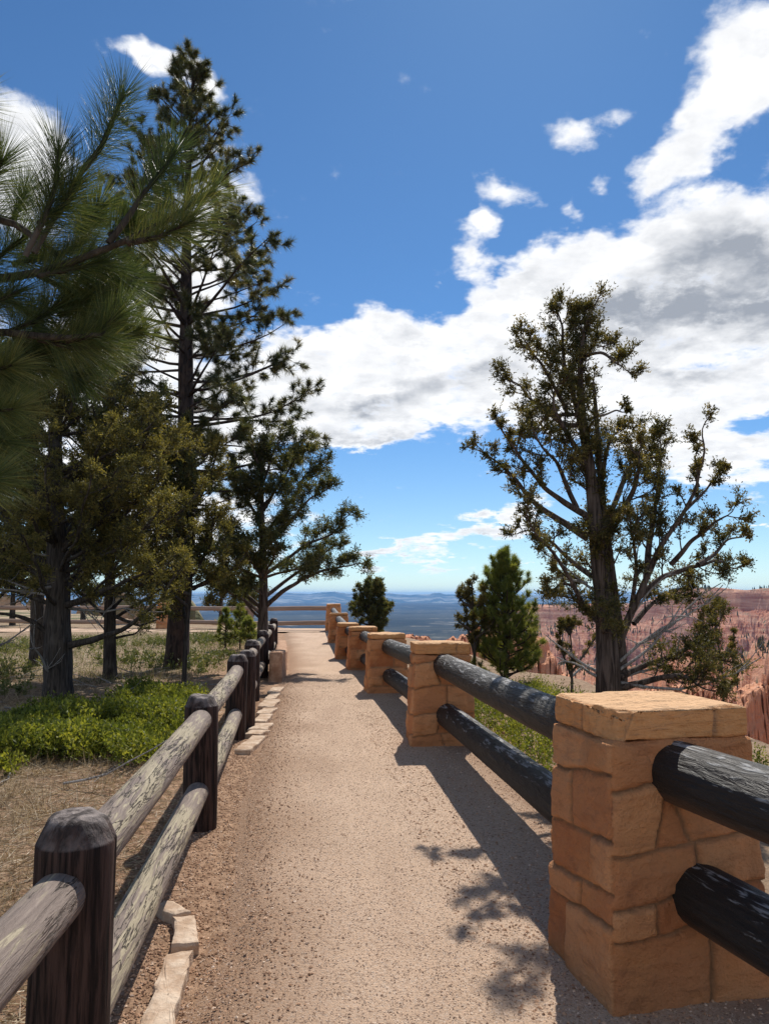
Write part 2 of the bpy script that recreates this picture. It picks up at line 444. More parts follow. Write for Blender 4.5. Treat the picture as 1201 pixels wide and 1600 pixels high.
def f_curb(T):
    p = POS(T); n = T.noise(p, 9, 6, .65); n2 = T.noise(p, 45, 4)
    col = T.mix(T.ss(n, .35, .7), (.40, .27, .18), (.62, .49, .37))
    return principled(T, col, .9, T.bump(T.m('ADD', n, n2), .6, .012), spec=.15)
M['curb'] = material('pale limestone', f_curb)
def f_tan(T):
    p = POS(T); n = T.noise(p, 9, 6, .65)
    return principled(T, T.mix(T.ss(n, .35, .7), (.36, .20, .12), (.56, .36, .24)), .9, T.bump(n, .8, .015), spec=.15)
M['tanblock'] = material('tan sandstone', f_tan)

def f_black(T):
    p = OBJ(T); q = T.scl(p, (2.2, 16, 16)); q2 = T.scl(p, (7, 40, 40))
    n = T.noise(q, 1.0, 6, .65, .8); n2 = T.noise(q2, 1.0, 5, .6, .5); n3 = T.noise(p, 2.2, 4)
    nz = T('SeparateXYZ', {0: T('NewGeometry', out=1)}, out=2)
    # paint flaked off the weather side, silvery wood beneath
    wear = T.m('ADD', T.m('MULTIPLY', n2, .6), T.m('MULTIPLY', n, .5))
    wear = T.m('ADD', wear, T.m('MULTIPLY', nz, .12))
    wear = T.m('ADD', wear, T.m('MULTIPLY', n3, .12))
    k = T.m('MULTIPLY', T.ss(wear, .73, .80), .62)
    col = T.mix(n, (.012, .010, .009), (.045, .038, .033))
    col = T.mix(k, col, T.mix(n2, (.26, .25, .24), (.62, .61, .60)))
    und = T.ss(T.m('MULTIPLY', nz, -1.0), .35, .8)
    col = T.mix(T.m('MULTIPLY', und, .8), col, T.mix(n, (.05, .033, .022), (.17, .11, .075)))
    return principled(T, col, T.m('MULTIPLY_ADD', k, .25, .55), T.bump(T.m('ADD', n2, T.m('MULTIPLY', n, 1.2)), 1.0, .02), spec=.22)
M['black'] = material('peeling black paint', f_black)
def f_grey(T):
    p = OBJ(T); q = T.scl(p, (1.5, 14, 14)); q2 = T.scl(p, (5, 60, 60))
    n = T.noise(q, 1.0, 5, .6, .7); n2 = T.noise(q2, 1.0, 6, .65, .5)
    n4 = T.noise(T.scl(p, (2.6, 30, 30)), 1.0, 4, .6, .4)
    gate = T.ss(T.noise(T.scl(p, (2, 7, 7)), 1.0, 3), .44, .56)
    crack = T.m('MULTIPLY', T.ss(T.m('ABSOLUTE', T.m('SUBTRACT', n4, .5)), .022, .006), gate)
    nz = T('SeparateXYZ', {0: T('NewGeometry', out=1)}, out=2)
    fl = T.m('ADD', T.m('MULTIPLY', n2, .55), T.m('MULTIPLY', T.noise(T.scl(p, (1.6, 6, 6)), 1.0, 3), .6))
    flake = T.ss(T.m('ADD', fl, T.m('MULTIPLY', nz, .05)), .61, .70)
    col = T.mix(n2, (.15, .112, .092), (.31, .245, .205))
    col = T.mix(T.m('MULTIPLY', flake, .8), col, T.mix(n2, (.30, .245, .16), (.50, .43, .29)))
    col = T.mix(T.m('MULTIPLY', crack, .85), col, (.045, .034, .028))
    return principled(T, col, .7, T.bump(T.m('SUBTRACT', T.m('ADD', n2, T.m('ADD', T.m('MULTIPLY', n, .5), T.m('MULTIPLY', flake, -.25))), T.m('MULTIPLY', crack, 1.4)), 1.0, .016), spec=.2)
M['greywood'] = material('weathered painted log', f_grey)
def f_post(T):
    p = OBJ(T); q = T.scl(p, (45, 45, 2.5)); n = T.noise(q, 1.0, 6, .65, .4); n3 = T.noise(p, 5, 4)
    nz = T('SeparateXYZ', {0: T('NewGeometry', out=1)}, out=2)
    col = T.mix(T.ss(n, .38, .62), (.010, .006, .005), (.075, .043, .034))
    col = T.mix(T.m('MULTIPLY', T.ss(n3, .66, .72), .6), col, (.22, .16, .13))
    n4 = T.noise(T.scl(p, (14, 30, 14)), 1.0, 5, .6)
    col = T.mix(T.ss(nz, .25, .75), col, T.mix(T.ss(n4, .38, .62), (.05, .038, .034), (.27, .225, .205)))
    return principled(T, col, .75, T.bump(T.m('ADD', n, T.m('MULTIPLY', n4, .4)), 1.0, .012), spec=.2)
M['post'] = material('dark brown paint', f_post)
def f_oldrail(T):
    p = OBJ(T); n = T.noise(T.scl(p, (1.5, 20, 20)), 1.0, 5, .6)
    return principled(T, T.mix(n, (.17, .10, .07), (.42, .31, .24)), .85, T.bump(n, .5, .01))
M['oldrail'] = material('bleached rail wood', f_oldrail)
def f_pebble(T):
    t = TONE(T); c = T.mix(T.ss(t, 0, .5), (.26, .16, .11), (.48, .33, .23)); c = T.mix(T.ss(t, .5, 1), c, (.74, .58, .45))
    return principled(T, c, .9, spec=.15)
M['pebble'] = material('loose gravel stones', f_pebble)
def f_chip(T):
    t = TONE(T); c = T.mix(T.ss(t, 0, .5), (.22, .12, .07), (.48, .29, .18)); c = T.mix(T.ss(t, .75, 1), c, (.70, .52, .38))
    return principled(T, c, .9, spec=.15)
M['chip'] = material('reddish gravel stones', f_chip)

# ------------------------------------------------------------------ layout
wall_pts = [(2.66, -1.8), (1.16, 3.37), (0.61, 8.34), (0.03, 12.6), (-0.47, 16.35), (-0.93, 19.0), (-1.55, 25.3), (-2.28, 33.4)]
wy = np.array([p[1] for p in wall_pts]); wx = np.array([p[0] for p in wall_pts])
def wallx(y): return np.interp(y, wy, wx)
_le = [(262, 1600), (318, 1500), (336, 1440), (352, 1330), (372, 1220), (398, 1150), (425, 1085), (441, 1060), (446, 1040), (445, 1015), (441, 985)]
lp = np.array([gz(*q) for q in _le])
def leftx(y): return np.interp(y, np.r_[-8, lp[:, 1]], np.r_[-1.0, lp[:, 0]])
fence_pts = [(-0.70, -0.75), (-0.95, 2.38), (-1.30, 5.42), (-1.70, 8.65), (-2.05, 11.7), (-2.42, 14.9), (-2.76, 18.0), (-3.15, 21.3), (-4.2, 25.5)]
rim = [(14, -60), (8, -8), (5.2, 0), (4.4, 4), (4.0, 8), (3.6, 13), (2.4, 18), (1.0, 26), (-.4, 33), (-1.4, 36.2), (-7, 37.5), (-13, 44), (-24, 62), (-60, 110), (-260, 230), (-600, 230), (-600, -60)]
def poly_sd(x, y, poly):
    x = x.ravel(); y = y.ravel(); d = np.full(x.shape, 1e9); inside = np.zeros(x.shape, bool)
    n = len(poly)
    for i in range(n):
        ax, ay = poly[i]; bx, by = poly[(i + 1) % n]
        ex, ey = bx - ax, by - ay
        t = np.clip(((x - ax) * ex + (y - ay) * ey) / (ex * ex + ey * ey), 0, 1)
        d = np.minimum(d, np.hypot(x - ax - t * ex, y - ay - t * ey))
        c = ((ay > y) != (by > y))
        with np.errstate(divide='ignore', invalid='ignore'):
            xi = (bx - ax) * (y - ay) / (by - ay) + ax
        inside ^= c & (x < xi)
    return np.where(inside, -d, d)

rs = np.random.default_rng(5)
# ridge crest tables: (px, py) at a distance
def crest(tab, dist):
    a = []; z = []
    for px, py in tab:
        r = ray(px, py); h = math.hypot(r[0], r[1]); a.append(math.atan2(r[0], r[1])); z.append(CAM_H + dist * r[2] / h)
    return np.array(a), np.array(z)
C1 = crest([(200, 1040), (470, 1010), (560, 992), (612, 976), (640, 971), (668, 974), (690, 988), (706, 972), (760, 968), (850, 990), (872, 1035), (930, 1068), (1040, 1070), (1080, 1058), (1120, 1050), (1201, 1046), (1400, 1030), (2500, 1060)], 120)
C2 = crest([(200, 1100), (700, 1080), (840, 1040), (950, 1042), (1040, 1026), (1100, 1016), (1160, 1008), (1201, 997), (1400, 985), (2500, 980)], 480)
C3 = crest([(200, 1100), (740, 1010), (790, 948), (845, 945), (1000, 943), (1025, 932), (1060, 919), (1112, 917), (1165, 921), (1201, 918), (1500, 910), (2500, 905)], 1500)

def height(x, y):
    x = x.ravel(); y = y.ravel(); r = np.hypot(x, y); a = np.arctan2(x, y)
    d = poly_sd(x, y, rim); P = xyz(x, y)
    d = d + fbm(P * .35, 3, 3) * .8
    base = -np.interp(d, [0, .6, 2, 5, 12, 40, 120, 400, 1500, 4000], [0, .25, 1.3, 4.5, 15, 38, 62, 112, 195, 270])
    base = np.where(d < 0, 0, base)
    big = r > 14
    out = base.copy()
    k = big & (d > 4)
    if k.any():
        xx, yy, rr, aa = x[k], y[k], r[k], a[k]; Q = xyz(xx, yy)
        rug = np.abs(fbm(Q * .05, 4, 11)); b = base[k] - rug * 14 * sst(rr, 20, 100) + 6 * sst(rr, 20, 60)
        wq = .012 * fbm(Q * .05, 3, 13); aw = aa + wq; wf = .018 * fbm(Q * .006, 3, 14)
        # near hoodoo fin
        z1 = np.interp(aa, *C1); r1 = 120 + 14 * fbm(xyz(aa * 14, 0 * aa), 2, 21)
        s1 = np.abs(rr - r1)
        flute = np.abs(fbm(xyz(aw * 200, rr * .12), 3, 31)); flute2 = fbm(xyz(aw * 80, rr * .14), 3, 32)
        h1 = z1 - .2 - 4.2 * np.exp(-flute / .05) - 1.5 * flute - 2.4 * np.maximum(flute2, 0) - np.where(rr < r1, .95, 1.3) * np.maximum(s1 - 4 - 4 * np.abs(flute2), 0)
        h1 += 1.2 * (np.floor(h1 / 3.2 + .6 * flute2) * 3.2 - h1) * .35
        # lower fins in front of it
        r0 = 78 + 9 * fbm(xyz(aa * 20, 1 + 0 * aa), 2, 41)
        f0 = np.abs(fbm(xyz(aw * 130, rr * .12), 3, 44)); h0 = (z1 - 9.5) * .95 - 4.5 * np.exp(-f0 / .06) - 2 * f0 + 2 * fbm(xyz(aw * 30, rr * .1), 2, 46) - 1.2 * np.maximum(np.abs(rr - r0) - 3, 0)
        z2 = np.interp(aa, *C2); r2 = 480 + 50 * fbm(xyz(aa * 9, 5 + 0 * aa), 2, 51)
        g2 = np.abs(fbm(xyz((aa + wf) * 60, rr * .012), 4, 52))
        h2 = z2 - 12 * g2 - .33 * np.maximum(np.abs(rr - r2) - 6, 0) * (1 + .8 * g2)
        z3 = np.interp(aa, *C3); r3 = 1500 + 160 * fbm(xyz(aa * 10, 9 + 0 * aa), 3, 61)
        g3 = np.abs(fbm(xyz((aa + wf * 1.6) * 60, rr * .0045), 4, 62, .55)); s3 = r3 - rr
        prof = np.where(s3 > 0, np.interp(s3, [0, 12, 45, 75, 160, 420, 900], [0, 5, 34, 42, 66, 108, 150]), .02 * -s3)
        h3 = z3 - 2 - prof - (10 + 75 * sst(s3, 20, 200)) * g3 * sst(s3, -30, 40) * 1.0 - 3 * g3
        h3 = np.where(s3 < 0, z3 - 2 + (fbm(Q * .01, 3, 71)) * 3 - .30 * np.maximum(-s3 - 120, 0), h3)
        out[k] = np.maximum.reduce([b, h1, h0, h2, h3])
    return out, d

def plateau_bumps(x, y, d):
    P = xyz(x, y)
    z = fbm(P * .6, 3, 81) * .06 + fbm(P * 3, 3, 82) * .02 + .02
    lft = sst(-(x.ravel() - np.interp(y.ravel(), [p[1] for p in fence_pts], [p[0] for p in fence_pts])), 0.2, 2.5)
    verge = sst(leftx(y.ravel()) - x.ravel(), 0.0, .5)
    rgt = sst(x.ravel() - wallx(y.ravel()), .45, 1.3)
    far = sst(y.ravel(), 36, 40)
    side = np.maximum(np.maximum(lft, rgt), far)
    return z * side - .03 * (1 - np.maximum(side, verge * .6)), (1 - lft) * (1 - rgt * .6) * (1 - far), side

# near ground sheet
gx = np.concatenate([np.arange(-46, -9, .5), np.arange(-9, 6, .09), np.arange(6, 12, .4)])
gy = np.concatenate([np.arange(-10, 1.5, .5), np.arange(1.5, 16, .09), np.arange(16, 50, .3)])
X, Y = np.meshgrid(gx, gy, indexing='ij')
Z, dd = height(X, Y); zb, dirt, side = plateau_bumps(X, Y, dd)
Z = Z + zb
edge = np.minimum.reduce([X.ravel() + 46, 11.6 - X.ravel(), Y.ravel() + 10, 49.7 - Y.ravel()])
Z = Z - .9 * (1 - sst(edge, 0, 1.0))
mb = MB(); va = np.stack([np.clip(dirt, 0, 1), 0 * dirt + .001], 1)
mb.add(xyz(X, Y, Z.reshape(X.shape)), gridquads(len(gx), len(gy)), va=va)
tag(mb.build('ground', M['ground'], smooth=True), kind='structure')

def height_at(x, y):
    x = np.atleast_1d(np.asarray(x, float)); y = np.atleast_1d(np.asarray(y, float))
    z, d = height(x, y); b, _, _ = plateau_bumps(x, y, d); return z + b

# canyon sheet (polar)
aa = np.concatenate([np.arange(-75, -12, .8), np.arange(-12, 0, .25), np.arange(0, 31, .085), np.arange(31, 80, .6)]) * math.pi / 180
rr = np.concatenate([np.geomspace(3, 60, 60, endpoint=False), np.arange(60, 150, .9), np.geomspace(150, 900, 120, endpoint=False), np.geomspace(900, 2200, 130, endpoint=False), np.geomspace(2200, 4200, 20)])
A, RR = np.meshgrid(aa, rr, indexing='ij'); X = np.sin(A) * RR; Y = np.cos(A) * RR
Z, dd = height(X, Y)
inbox = np.minimum.reduce([X.ravel() + 45.0, 11.0 - X.ravel(), Y.ravel() + 9.5, 49.0 - Y.ravel()])
Z = Z - .5 * sst(inbox, 0, .5)
MBc = MB().add(xyz(X, Y, Z.reshape(X.shape)), gridquads(len(aa), len(rr)))
tag(MBc.build('canyon', M['canyon'], smooth=False), kind='structure')

# valley and hills
aa = np.linspace(-80, 85, 330) * math.pi / 180; rr = np.geomspace(1000, 33000, 160)
A, RR = np.meshgrid(aa, rr, indexing='ij'); X = np.sin(A) * RR; Y = np.cos(A) * RR
P = xyz(X, Y)
Z = -168 + 14 * fbm(P * .0009, 5, 91) * sst(RR.ravel(), 1500, 4000)
mesa = fbm(P * np.array([.00022, .0005, 1]), 4, 92)
Z = Z + 22 * sst(mesa, .05, .18) * sst(RR.ravel(), 3500, 6000)
tag(MB().add(xyz(X, Y, Z.reshape(X.shape)), gridquads(len(aa), len(rr))).build('valley', M['valley'], smooth=True), kind='structure')
CH = crest([(-900, 930), (200, 927), (420, 926), (438, 925), (484, 927.5), (505, 925), (522, 924), (540, 927), (565, 927), (595, 928), (607, 926), (618, 928), (640, 929), (672, 928), (676, 926), (688, 926), (694, 928.5), (722, 929), (836, 930), (900, 929), (1200, 928), (2200, 926)], 18000)
rr = np.concatenate([np.linspace(11500, 18000, 70), np.linspace(18100, 24000, 8)])
aa = np.linspace(-70, 75, 1100) * math.pi / 180
A, RR = np.meshgrid(aa, rr, indexing='ij'); X = np.sin(A) * RR; Y = np.cos(A) * RR
zc = np.interp(A.ravel(), *CH); s = (18000 - RR.ravel())
g = np.abs(fbm(xyz(A.ravel() * 60, RR.ravel() * .0004), 4, 95))
Z = zc - 6 + 5 * fbm(xyz(A.ravel() * 90, 0), 3, 96)[...] - np.interp(s, [-6000, 0, 300, 1500, 3500, 6500], [120, 0, 40, 110, 180, 320]) - np.interp(s, [0, 400, 3000], [0, 30, 60]) * g
tag(MB().add(xyz(X, Y, Z.reshape(X.shape)), gridquads(len(aa), len(rr))).build('hills', M['hills'], smooth=True), kind='structure')

# path
ys = np.concatenate([np.arange(-7, 1.5, .3), np.arange(1.5, 12, .06), np.arange(12, 35.4, .15)]); us = np.linspace(0, 1, 60)
U, YY = np.meshgrid(us, ys, indexing='ij')
L_ = leftx(YY) + .05 * fbm(xyz(YY * 1.7, 0), 3, 101).reshape(YY.shape); Rr = wallx(YY) + .62
XX = L_ + (Rr - L_) * U
def path_z(x, y): return .012 + .010 * fbm(xyz(x, y) * 1.3, 3, 102) + .006 * fbm(xyz(x, y) * 9, 3, 103)
zp = path_z(XX, YY)
edgef = np.minimum(U, 1 - U).ravel() * (Rr - L_).ravel()
zp = zp - .05 * (1 - sst(edgef, 0, .30))
jn = fbm(xyz(XX, YY) * 1.1, 3, 104)
dl = (U * (Rr - L_)).ravel(); dr = (wallx(YY) - XX).ravel()
jt = np.clip(np.maximum(1 - sst(dl, .0, .85 + .5 * jn), 1 - sst(dr, -.35, .25 + .2 * jn)), 0, 1)
mp = MB().add(xyz(XX, YY, zp.reshape(XX.shape)), gridquads(len(us), len(ys)), va=np.stack([jt, 0 * jt + .001], 1))
tag(mp.build('path', M['path'], smooth=True), kind='structure')
U, YY = np.meshgrid(np.linspace(-26, -2.2, 80), np.linspace(32.3, 35.6, 14), indexing='ij')
zz = .03 + .01 * fbm(xyz(U, YY), 2, 105)
tag(MB().add(xyz(U, YY, zz.reshape(U.shape)), gridquads(80, 14)).build('side_path', M['path'], smooth=True), kind='structure')

# ------------------------------------------------------------------ stone pillars
def gridbox(nx, ny, nz, top=True):
    """unit box [-.5,.5]^2 x [0,1] surface grid, merged"""
    vs = []; fs = []; n = 0
    def face(nu, nv, fn):
        nonlocal n
        u, v = np.meshgrid(np.linspace(0, 1, nu), np.linspace(0, 1, nv), indexing='ij')
        vs.append(fn(u.ravel(), v.ravel())); fs.append(gridquads(nu, nv) + n); n += nu * nv
    h = .5
    face(nx, nz, lambda u, v: np.stack([u - h, 0 * u - h, v], 1))
    face(nx, nz, lambda u, v: np.stack([h - u, 0 * u + h, v], 1))
    face(ny, nz, lambda u, v: np.stack([0 * u + h, u - h, v], 1))
    face(ny, nz, lambda u, v: np.stack([0 * u - h, h - u, v], 1))
    face(nx, ny, lambda u, v: np.stack([u - h, v - h, 0 * u + 1], 1))
    face(nx, ny, lambda u, v: np.stack([h - u, v - h, 0 * u], 1))
    V = np.concatenate(vs); F = np.concatenate(fs)
    q, inv = np.unique(np.round(V, 6), axis=0, return_inverse=True)
    return q, inv.ravel()[F]

def masonry(mb, Wd, Dp, z0, z1, batter, res, seed, courses=None, amp=1.0, H=None, jspec=None):
    H = H or z1
    rg = np.random.default_rng(seed)
    nx, ny, nz = max(4, int(Wd / res)), max(4, int(Dp / res)), max(4, int((z1 - z0) / res))
    V, F = gridbox(nx, ny, nz)
    p = V * np.array([Wd, Dp, z1 - z0]) + np.array([0, 0, z0])
    sc = 1 + 2 * batter * (1 - p[:, 2] / H) / Wd; p[:, :2] *= sc[:, None]
    hx, hy = Wd / 2 * sc, Dp / 2 * sc
    rc = .03
    q = np.stack([np.clip(p[:, 0], -hx + rc, hx - rc), np.clip(p[:, 1], -hy + rc, hy - rc), np.clip(p[:, 2], z0 - 1, z1 - rc)], 1)
    nrm = norm(p - q); p = q + nrm * rc
    # joints
    if courses is None:
        courses = [z0]; c = z0
        while c < z1 - .12: c += rg.uniform(.15, .30); courses.append(c)
    side = np.where(np.abs(nrm[:, 1]) >= np.abs(nrm[:, 0]), np.where(nrm[:, 1] < 0, 0, 1), np.where(nrm[:, 0] > 0, 2, 3))
    u = np.where(side < 2, p[:, 0], p[:, 1])
    w = fbm(p * 5, 2, seed) * .022 + fbm(p * 18, 2, seed + 1) * .006
    v = p[:, 2] + w + .03 * np.sin(u * 5 + seed + side)
    ci = np.searchsorted(np.array(courses), v) - 1
    dj = np.full(len(p), 9.0)
    for c in courses[1:]:
        if c < z1 - .04: dj = np.minimum(dj, np.abs(v - c))
    tone = np.zeros(len(p))
    for sdn in range(4):
        for k in range(-1, len(courses)):
            sel = (side == sdn) & (ci == k)
            half = (Wd if sdn < 2 else Dp) / 2 + batter
            js = []; c = -half + rg.uniform(.16, .45)
            while c < half - .08: js.append((c, rg.uniform(-.35, .35))); c += rg.uniform(.26, .55)
            if jspec and (sdn, k) in jspec: js = jspec[(sdn, k)]
            if not sel.any(): continue
            vv = v[sel] - (courses[max(k, 0)]); idx = np.zeros(sel.sum())
            dm = np.full(sel.sum(), 9.0)
            for (c0, sl) in js:
                e = (u[sel] + w[sel] * 1.2) - c0 - sl * vv
                dm = np.minimum(dm, np.abs(e)); idx += e > 0
            dj[sel] = np.minimum(dj[sel], dm)
            tone[sel] = [((seed * 13 + sdn * 31 + k * 17 + int(i) * 7) * 0.618034) % 1 for i in idx]
    topf = nrm[:, 2] > .5
    joint = (1 - sst(dj, .003, .011)) * ~topf
    rock = (fbm(p * 4.5, 3, seed + 3) * .012 + fbm(p * np.array([12, 12, 22]), 3, seed + 4) * .007 - np.abs(fbm(p * 7, 3, seed + 9)) * .014 + np.floor(fbm(p * 5, 2, seed + 6) * 4) / 4 * .008) * amp
    rock = rock + fbm(p * 38, 2, seed + 12) * .0035 * amp
    disp = rock - .012 * joint * amp + (tone - .5) * .020 * (1 - joint) * ~topf * amp
    disp += .006 * sst(dj, 0, .03) * ~topf
    p = p + nrm * disp[:, None]
    mb.add(p, F, va=np.stack([joint, tone + .001], 1))
    return p

def capstone(Wd, Dp, z0, th, res, seed, chip=False):
    nx, ny, nz = max(5, int(Wd / res)), max(5, int(Dp / res)), max(3, int(th / res) + 1)
    V, F = gridbox(nx, ny, nz)
    p = V * np.array([Wd, Dp, th]) + np.array([0, 0, z0])
    rc = .012
    q = np.stack([np.clip(p[:, 0], -Wd / 2 + rc, Wd / 2 - rc), np.clip(p[:, 1], -Dp / 2 + rc, Dp / 2 - rc), np.clip(p[:, 2], z0 + rc, z0 + th - rc)], 1)
    nrm = norm(p - q); p = q + nrm * rc
    # crumbled rim and uneven, layered top
    edge = np.minimum(Wd / 2 - np.abs(p[:, 0]), Dp / 2 - np.abs(p[:, 1]))
    lay = fbm(p * np.array([4, 7, 4]), 4, seed + 1)
    up = sst(nrm[:, 2], .3, .9)
    p[:, 2] += up * (np.floor(lay * 5) / 5 * .014 + lay * .010) - up * (1 - sst(edge, 0, .03)) * .016 * (1 + fbm(p * 20, 2, seed + 5))
    p += nrm * ((fbm(p * 6, 3, seed) * .010 + fbm(p * 22, 3, seed + 2) * .006) * (1 - up))[:, None]
    jx = np.abs(p[:, 0] - .16 + .02 * fbm(p * 8, 2, seed)); j = (1 - sst(jx, .003, .012)) * (nrm[:, 1] < -.5)
    jy = np.abs(p[:, 1] + .02 + .02 * fbm(p * 8, 2, seed)); j = np.maximum(j, (1 - sst(jy, .003, .012)) * (nrm[:, 0] < -.5))
    p -= nrm * (j * .010)[:, None]
    if chip:
        n = norm(np.array([[-.80, -.42, .42]]))[0]
        c0 = np.array([-Wd / 2 + .055, -Dp / 2 + .14, z0 + th])
        d = (p - c0) @ n + fbm(p * 14, 3, seed + 7) * .018
        sel = d > 0; p[sel] -= n[None] * d[sel][:, None]
    return MB().add(p, F, va=np.stack([j, 0 * j + .001], 1))

wall = thing('stone_pillar_fence', (0, 0, 0), 'orange sandstone pillars joined by peeling black log rails along the right of the path', 'fence')
# (height, front width, depth, yaw, resolution)
pspec = [(1.15, .62, .62, 17, .05), (1.14, .62, .52, 12, .008), (1.09, .59, .50, 4, .012), (.97, .58, .5, 8, .022), (.92, .58, .5, 8, .03), (.90, .52, .5, 8, .03), (1.0, .60, .5, 6, .035), (1.22, .62, .5, 4, .04)]
for i, ((cx, cyy), (H, Wd, Dp, yaw, res)) in enumerate(zip(wall_pts, pspec)):
    th = .125 if i < 3 else .09
    b = MB()
    cs = [-.15, .29, .415, .605, .85, 1.30] if i == 1 else None
    js = {(0, 0): [(.06, .05)], (0, 1): [(-.15, 0)], (0, 2): [(.04, 0)], (0, 3): [(-.14, .22), (.02, -.35)], (0, 4): [], (3, 3): [(.05, .1)], (3, 4): [], (3, 2): [(-.08, -.1)], (3, 0): [(.10, .05)], (3, 1): [(-.02, .1)]} if i == 1 else None
    masonry(b, Wd, Dp, -.15, H - th + .002, .055, res, 40 + i, courses=cs, H=H, jspec=js)
    po = b.build('pillar', M['stone'], wall, smooth=True, loc=(cx, cyy, 0), rot=(0, 0, R(yaw)))
    capstone(Wd + .004, Dp + .004, H - th, th, res, 60 + i, chip=(i == 1)).build('cap', M['cap'], po, smooth=True)

def log(length, r0, r1, n=40, m=110, seed=0, bend=.02, rough=.05, cracks=True):
    t = np.linspace(0, 1, m); rg = np.random.default_rng(seed)
    pts = np.stack([t * length, bend * np.sin(t * 3.1 + seed), bend * .8 * np.cos(t * 4 + seed)], 1)
    th = np.linspace(0, 2 * np.pi, n, endpoint=False)
    TT, TH = np.meshgrid(t, th, indexing='ij')
    r = r0 + (r1 - r0) * TT
    q = xyz(TT * length * 1.2, np.cos(TH) * 1.2, np.sin(TH) * 1.2) + seed * 3.7
    r = r * (1 + rough * fbm(q, 3, seed).reshape(r.shape) + .012 * fbm(q * np.array([3, 6, 6]), 2, seed + 1).reshape(r.shape))
    if cracks:
        cr = 0
        for k in range(5):
            a0 = rg.uniform(0, 2 * np.pi); c0 = rg.uniform(.1, .9); ln = rg.uniform(.15, .4)
            dth = np.abs((TH - a0 - .25 * np.sin(TT * 9 + k) + np.pi) % (2 * np.pi) - np.pi)
            cr = cr + np.exp(-(dth / .06) ** 2) * np.exp(-((TT - c0) / ln) ** 4)
        r = r * (1 - .06 * np.minimum(cr, 1))
    V = np.stack([TT * length + 0 * TH, pts[:, 1][:, None] + r * np.cos(TH), pts[:, 2][:, None] + r * np.sin(TH)], -1)
    mb = MB(); F = gridquads(m, n)
    i = np.arange(m - 1); extra = np.stack([i * n + n - 1, (i + 1) * n + n - 1, (i + 1) * n, i * n], 1)
    mb.add(V.reshape(-1, 3), np.concatenate([F, extra])[:, ::-1])
    for e, sgn in ((0, -1), (m - 1, 1)):
        ring = V[e]; c = ring.mean(0); inner = c + (ring - c) * .86; inner[:, 0] += sgn * .012; c2 = c.copy(); c2[0] += sgn * .014
        mb.add(np.vstack([ring, inner, c2]), np.array([[k, (k + 1) % n, n + (k + 1) % n, n + k] for k in range(n)]))
        mb.add(np.vstack([inner, c2]), np.array([[k, (k + 1) % n, n] for k in range(n)]))
    return mb
def place_log(name, mat, parent, A, B, r0, r1, seed, **kw):
    A = Vector(A); B = Vector(B); d = B - A
    o = log(d.length, r0, r1, seed=seed, **kw).build(name, mat, parent, smooth=True)
    o.location = A; o.rotation_euler = d.to_track_quat('X', 'Z').to_euler()
    return o
hU = [.895, .885, .84, .74, .71, .70, .80, .95]; hL = [.41, .40, .31, .27, .24, .24, .28, .4]
for i in range(len(wall_pts) - 1):
    (ax, ay), (bx, by) = wall_pts[i], wall_pts[i + 1]
    for hh, off, sd_ in ((hU, 0, 1), (hL, .02, 2)):
        rr_ = .122 if i < 3 else .11
        place_log('rail', M['black'], wall, (ax + off, ay, hh[i]), (bx + off + ((-.045 if sd_ == 1 else .0) if i == 0 else 0), by, hh[i + 1]), rr_, rr_ * 1.03, 100 + i * 7 + sd_, bend=.012, rough=.04,
                  n=56 if i < 2 else 24, m=200 if i < 2 else 40)

# ------------------------------------------------------------------ left log fence
lf = thing('log_fence', (0, 0, 0), 'low fence of dark round posts and weathered grey rails left of the path', 'fence')
def post(x, y, H, r, seed, n=40):
    prof = [(H - .074, r * .985), (H - .070, r * .965), (H - .045, r * .86), (H - .016, r * .74), (H - .012, r * .71), (H - .005, r * .66), (H + .001, r * .5), (H + .004, r * .33), (H + .005, r * .15)]
    zs = np.concatenate([np.linspace(-.2, H - .08, 30), [p_[0] for p_ in prof]])
    rs_ = np.concatenate([np.full(30, r), [p_[1] for p_ in prof]])
    th = np.linspace(0, 2 * np.pi, n, endpoint=False); ZZ, TH = np.meshgrid(zs, th, indexing='ij')
    q = xyz(np.cos(TH) * 1.6, np.sin(TH) * 1.6, ZZ * .8) + seed
    rr_ = rs_[:, None] * (1 + .045 * fbm(q, 3, seed).reshape(ZZ.shape))
    # checks (splits) running down
    rg = np.random.default_rng(seed)
    for k in range(5):
        a0 = rg.uniform(0, 6.28); zt = rg.uniform(.2, .9) * H; dth = np.abs((TH - a0 - .1 * np.sin(ZZ * 6) + np.pi) % (2 * np.pi) - np.pi)
        rr_ = rr_ * (1 - .10 * np.exp(-(dth / .05) ** 2) * np.exp(-((ZZ - zt) / .3) ** 4))
    tz = .012 * fbm(xyz(np.cos(TH) * rs_[:, None] * 20, np.sin(TH) * rs_[:, None] * 20, ZZ * 0), 2, seed + 2).reshape(ZZ.shape) * (ZZ > H - .05)
    V = xyz(rr_ * np.cos(TH), rr_ * np.sin(TH), ZZ + tz)
    mb = MB(); m = len(zs); i = np.arange(m - 1)
    F = np.concatenate([gridquads(m, n), np.stack([i * n + n - 1, (i + 1) * n + n - 1, (i + 1) * n, i * n], 1)])
    mb.add(V, F[:, ::-1]); top = V[-n:]
    mb.add(np.vstack([top, top.mean(0)]), np.array([[k, (k + 1) % n, n] for k in range(n)]))
    o = mb.build('post', M['post'], lf, smooth=True, loc=(x, y, 0), rot=(R(rg.uniform(-1, 1)), R(rg.uniform(-1, 1)), rg.uniform(0, 6)))
